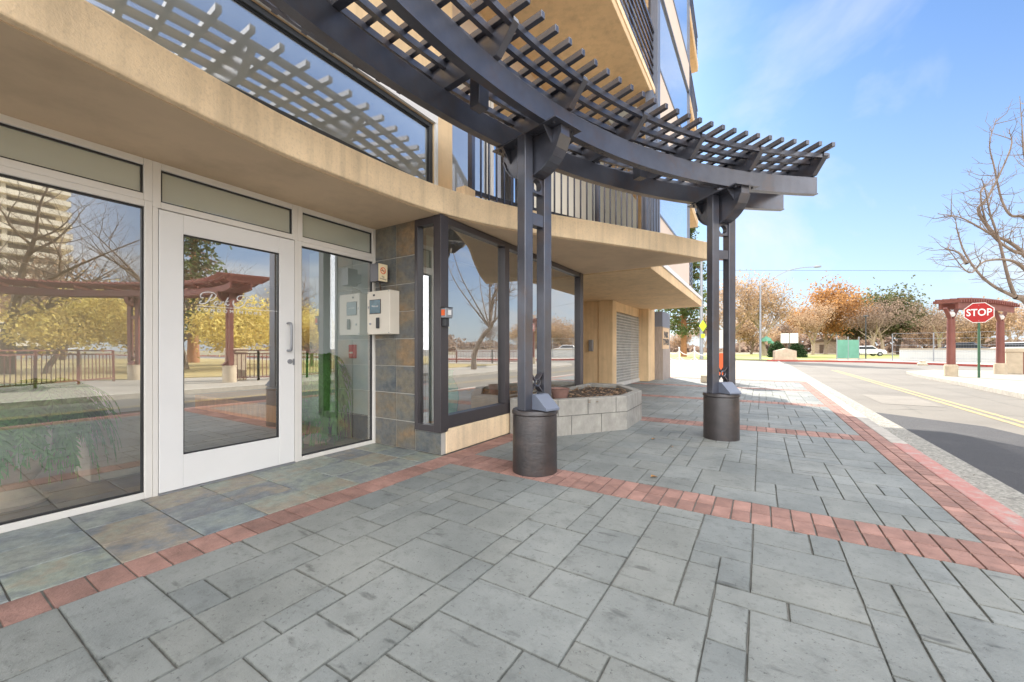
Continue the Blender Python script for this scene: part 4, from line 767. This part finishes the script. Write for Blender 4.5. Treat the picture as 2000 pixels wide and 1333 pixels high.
def arcp(t_): return cA+(cB-cA)*t_+Vector((0,0,2.86+.06*(1-(2*t_-1)**2*.9)))
for s in (-.25, .25):
    b = MB(); q = [arcp(-.05+1.14*i/14)+nx*s for i in range(15)]
    for a, c in zip(q, q[1:]): b.bar(a, c, .09, .24)
    b.build('arched_beam', 'red_paint', T)
for i in range(26):
    p = arcp(-.07+1.18*i/25)+Vector((0,0,.19)); MB().bar(p-nx*.42, p+nx*.42, .06, .12).build('cross_slat', 'red_paint', T)
for s in (-.33, -.11, .11, .33):
    b = MB(); q = [arcp(-.08+1.2*i/14)+nx*s+Vector((0,0,.28)) for i in range(15)]
    for a, c in zip(q, q[1:]): b.bar(a, c, .05, .06)
    b.build('top_slat', 'red_paint', T)
# STOP sign facing the camera side of the street
T = thing('stop_sign', 'red octagonal STOP sign on a green post at the far corner', 'sign', (7.17,22.8,0)); c = Vector((7.17,22.8,2.53)); e1 = Vector((.954,-.30,0)).normalized(); fn_ = Vector((-.30,-.954,0)).normalized()
MB().bar(c-fn_*.03-Vector((0,0,2.53)), c-fn_*.03+Vector((0,0,.3)), .06, .05).build('post', 'green_post', T)
oc = lambda r, o: [c+fn_*o+e1*r*cos(R_(22.5+45*i))+Vector((0,0,r*sin(R_(22.5+45*i)))) for i in range(8)]
MB().extr(oc(.42,0), fn_*.006).build('border', 'white', T); MB().extr(oc(.395,.0065), fn_*.003).build('face', 'sign_red', T)
text('STOP', .38, c+fn_*.0112, e1, (0,0,1), 'lettering', 'white_decal', T, .001, .006, sx=.72)
for z in (.29, -.31): MB().tube([c+fn_*.008+Vector((0,0,z)), c+fn_*.016+Vector((0,0,z))], .013, 10).build('bolt', 'galv', T)
# ------------------------------------------------------------------ street furniture far right / centre
T = thing('street_lamp', 'tall galvanised cobra-head street lamp with long curved arm', 'lamp', (-.11,50.4,0)); b0 = Vector((-.11,50.4,0))
MB().tube([b0, b0+Vector((0,0,8.0))], [.11,.08], 12).build('pole', 'galv', T, smooth=True)
arm = spline([b0+Vector((0,0,7.9)), b0+Vector((1.1,.7,8.7)), b0+Vector((2.4,1.5,9.5)), b0+Vector((3.7,2.3,9.85)), b0+Vector((4.9,3.0,9.95))], 5); MB().tube(arm, .045, 8).build('arm', 'galv', T, smooth=True); p = arm[-1]; d_ = (arm[-1]-arm[-3]).normalized()
MB().tube([p-d_*.1, p+d_*.15, p+d_*.6, p+d_*.75], [.05,.13,.11,.03], 10).build('lamp_head', 'galv', T, smooth=True)
T = thing('park_lamp', 'slim dark lamp post with flat head beside the green fence screen', 'lamp', (10.5,62.5,0)); p = Vector((10.5,62.5,0)); MB().tube([p, p+Vector((0,0,5.0))], .06, 8).build('pole', 'dark', T); MB().lathe([(.28,0),(.26,.1),(.05,.16)], p+Vector((0,0,5)), 14).build('lamp_head', 'dark', T)
T = thing('crossing_sign_pole', 'grey pole with a lime green pedestrian sign by the conifer', 'sign', (-5.76,49.6,0)); p = Vector((-5.76,49.6,0))
MB().tube([p, p+Vector((0,0,11.5))], [.20,.13], 12).build('pole', 'galv', T, smooth=True); q = Vector((.5,-.86,0)); q2 = Vector((.86,.5,0))
cc = p+Vector((0,0,3.5))-Vector((-.35,.2,0))*1; nn = Vector((.72,-.69,0)); uu = Vector((.69,.72,0)); MB().extr([p+nn*.22+Vector((0,0,4.4)), p+nn*.22+uu*.5+Vector((0,0,3.75)), p+nn*.22+Vector((0,0,3.1)), p+nn*.22-uu*.5+Vector((0,0,3.75))], nn*.02).build('diamond_plate', 'lime', T); MB().bar(p+nn*.24+Vector((0,0,2.4)), p+nn*.24+Vector((0,0,2.85)), .5, .02, up=nn).build('arrow_plate', 'lime', T)
T = thing('chain_barrier', 'row of pale posts linked by drooping chains beyond the sign block', 'barrier', (-4.5,30,0)); ps_ = [Vector((-9.5,40,0)), Vector((-7.9,37,0)), Vector((-6.4,34,0)), Vector((-5.1,31.2,0)), Vector((-3.7,28.3,0)), Vector((-2.45,25.6,0))]
for p in ps_: MB().tube([p, p+Vector((0,0,1.18))], .045, 10).lathe([(.001,0),(.055,.0),(.05,.07),(.001,.1)], p+Vector((0,0,1.18)), 10).build('post', 'white_alu', T, smooth=True)
for a, c in zip(ps_, ps_[1:]):
    for z in (1.05, .62): MB().tube([a.lerp(c, i/10)+Vector((0,0,z-.30*(1-(i/5-1)**2))) for i in range(11)], .022, 6).build('chain', 'white_alu', T)
T = thing('notice_stand', 'bright red stand with pale notice board half hidden by the far column', 'stand', (-1.1,14.9,0))
sub(T, 'post', 'bright_red', (-1.40,14.78,0,-1.33,14.86,1.18)); sub(T, 'post', 'bright_red', (-.85,14.98,0,-.78,15.06,1.18)); MB().extr([(-1.33,14.83,.25),(-.85,15.02,.25),(-.85,15.02,.98),(-1.33,14.83,.98)], (.0,.04,0)).build('panel', 'orange_red', T)
MB().extr([(-1.45,14.76,1.18),(-.76,15.04,1.18),(-.76,15.04,1.75),(-1.45,14.76,1.75)], (-.02,.06,0)).build('notice_board', 'white_alu', T); MB().extr([(-1.43,14.757,1.2),(-1.2,14.85,1.2),(-1.2,14.85,1.45),(-1.43,14.757,1.45)], (.001,-.006,0)).build('notice', 'orange_red', T)
o = MB().box(-1.72,14.6,0,-1.42,14.95,.24).build('concrete_block', 'beige', bevel=.02); tag(o, 'small beige concrete block beside the red stand', 'block')
# park monument sign, play slide, board, hut, screen, wall, cars
T = thing('park_sign', 'low curved-top stone park sign on the lawn', 'sign', (2.1,49.9,0)); a = Vector((1.2,49.6,0)); c = Vector((3.1,50.6,0)); d_ = (c-a); nn = Vector((d_.y,-d_.x,0)).normalized()
prf = [(0,0),(1,0),(1,.95),(.85,1.02),(.5,1.22),(.15,1.02),(0,.95)]; MB().extr([a+d_*u+Vector((0,0,v)) for u, v in prf], -nn*.45).build('slab', 'stone', T, bevel=.04)
MB().extr([a+d_*u+nn*.01+Vector((0,0,v)) for u, v in ((.12,.35),(.88,.35),(.88,.8),(.12,.8))], -nn*.02).build('plaque', 'beige', T); MB().extr([a+d_*u+Vector((0,0,v))+nn*.08 for u, v in ((-.03,0),(1.03,0),(1.03,.16),(-.03,.16))], -nn*.6).build('plinth', 'stone', T)
T = thing('play_slide', 'green tube slide on dark legs at the back of the lawn', 'slide', (2.0,82,0)); MB().tube([(.9,82,2.4),(1.5,82,2.3),(2.6,82,1.4),(3.6,82,.5),(4.2,82,.35)], .28, 10).build('chute', 'green_mesh', T, smooth=True); MB().tube([(1.0,82,0),(1.0,82,2.6)], .06, 6).tube([(2.6,82,0),(2.6,82,1.3)], .06, 6).build('legs', 'dark', T); MB().lathe([(.9,0),(.7,.5),(.05,.9)], (.7,82,2.5), 8).build('roof', 'green_mesh', T)
T = thing('notice_sign', 'white back of a double sign board above the green bushes', 'sign', (2.9,60.5,0)); MB().tube([(2.9,60.5,0),(2.9,60.5,3.1)], .06, 8).build('post', 'dark', T)
for x in (2.05, 2.98): MB().box(x,60.4,1.9,x+.85,60.45,3.1).build('board', 'white', T)
def bush(label, loc, rx, rz, seed):
    r_ = random.Random(seed); c = MB()
    for i in range(1500):
        d = Vector((r_.gauss(0,1), r_.gauss(0,1), abs(r_.gauss(0,1)))).normalized()*r_.uniform(.6,1.08); nn = (d+Vector((r_.gauss(0,.5),r_.gauss(0,.5),r_.gauss(0,.5)))).normalized(); c.quad((loc[0]+d.x*rx, loc[1]+d.y*rx, .05+d.z*rz), nn, nn.orthogonal(), .2, .13, r_.random()*.9+.1)
    T = thing('bush', label, 'bush', loc); c.build('foliage', 'leaf_hedge', T, fix=False); MB().tube([loc, (loc[0],loc[1],rz*.6)], .06, 6).build('stem', 'bark', T)
bush('round dark green bush left of the sign board post', (1.8,66,0), 1.1, 2.1, 1); bush('round dark green bush right of the sign board post', (4.1,67,0), 1.2, 1.9, 2)
T = thing('restroom_hut', 'small tan park hut with dark doorway under the rust tree', 'building', (15.3,139,0)); MB().box(12,137,0,18,141,3.2).build('wall', 'stone', T); MB().box(13.4,136.94,0,14.9,136.99,2.4).build('door', 'bark', T); MB().extr([(11.6,136.6,3.2),(18.4,136.6,3.2),(15,136.6,4.6)], (0,5,0)).build('roof', 'bark', T)
T = thing('screen_fence', 'green mesh windscreen panel on fence posts', 'fence', (7.8,56.8,0)); a = Vector((6.9,55.2,0)); c = Vector((9.1,57.6,0)); MB().extr([a+Vector((0,0,.15)), c+Vector((0,0,.15)), c+Vector((0,0,2.15)), a+Vector((0,0,2.15))], (.02,-.02,0)).build('mesh_panel', 'green_mesh', T)
for p in (a, a.lerp(c,.5), c): MB().tube([p, p+Vector((0,0,2.5))], .05, 8).build('post', 'galv', T)
T = thing('low_wall', 'long low pale wall behind the STOP sign', 'wall', (14,51,0)); a = Vector((11.3,52.5,0)); c = Vector((32,45,0)); MB().bar(a+Vector((0,0,.55)), c+Vector((0,0,.55)), .3, 1.1).build('body', 'wall_white', T); MB().bar(a+Vector((0,0,1.15)), c+Vector((0,0,1.15)), .42, .1).build('cap', 'beige', T)
T = thing('wire_fence', 'thin wire fence on slim posts in front of the pale wall', 'fence', (14,50,0)); a = Vector((10.6,51.6,0)); c = Vector((31,44,0)); w = MB()
for i in range(9): p = a.lerp(c, i/8); MB().tube([p, p+Vector((0,0,2.6))], .04, 6).build('post', 'galv', T)
for z in (.3,.9,1.5,2.1,2.6): w.tube([a+Vector((0,0,z)), c+Vector((0,0,z))], .012, 4)
for i in range(140): p = a.lerp(c, i/140); w.bar(p+Vector((0,0,.2)), p+Vector((0,0,2.58)), .003, .003)
w.build('wires', 'galv', T)
o = MB().tube([(-39.66,87.07,19.98),(22.0,125.7,19.86),(83.93,164.3,19.37)], .035, 5).build('power_line', 'dark'); tag(o, 'thin overhead wire crossing the sky', 'wire')
def car(label, loc, rot, paint):
    T = thing('parked_car', label, 'car', (0,0,0), 'cars parked beyond the pale wall'); pf = [(-2.25,.35),(-2.3,.75),(-2.1,.95),(-1.7,1.0),(-1.25,1.5),(.55,1.55),(1.25,1.02),(2.1,.9),(2.3,.65),(2.25,.32)]
    MB().extr([(x,-.88,z) for x, z in pf], (0,1.76,0)).build('body', paint, T, bevel=.08); gl = [(-1.5,1.02),(-1.15,1.42),(.5,1.46),(1.05,1.04)]; MB().extr([(x,-.895,z) for x, z in gl], (0,1.79,0)).build('side_windows', 'blue_glass', T)
    for x in (-1.4, 1.4):
        for y in (-.9, .72): w_ = MB().tube([(x,y,.33),(x,y+.18,.33)], .33, 18).build('wheel', 'tyre', T); MB().tube([(x,y-.01,.33),(x,y+.19,.33)], .19, 12).build('rim', 'galv', w_)
    T.location = loc; T.rotation_euler.z = rot; return T
car('dark car with its roof showing over the pale wall', (19.8,66,.35), -.35, 'car_dark'); car('white car right of the dark one behind the pale wall', (23.4,64.5,.35), -.35, 'car_white'); car('white car near the slim park lamp', (13.2,79,.1), .3, 'car_white')
T = thing('hydrant_marker', 'small tan utility cap by the red kerb', 'utility cap', (10.4,42.4,Z)); MB().lathe([(.3,0),(.3,.12),(.18,.24),(.18,.34),(.001,.4)], (10.4,42.4,Z), 16).build('cap', 'beige', T, smooth=True)
# ------------------------------------------------------------------ tower mirrored in the left window
T = thing('apartment_tower', 'tall cream tower of stacked balconies mirrored in the left window', 'building', (170,20,0)); MB().box(160,-12,0,180,27,70).build('core', 'tower_dark', T)
for k in range(23):
    z = 2+k*3.0; MB().box(156.5,-14,z,181,29.5,z+1.35).build('balcony', 'tower', T)
MB().box(157.5,6,0,160.5,7,71).box(157.5,17.5,0,160.5,18.3,71).build('fin_walls', 'tower', T)
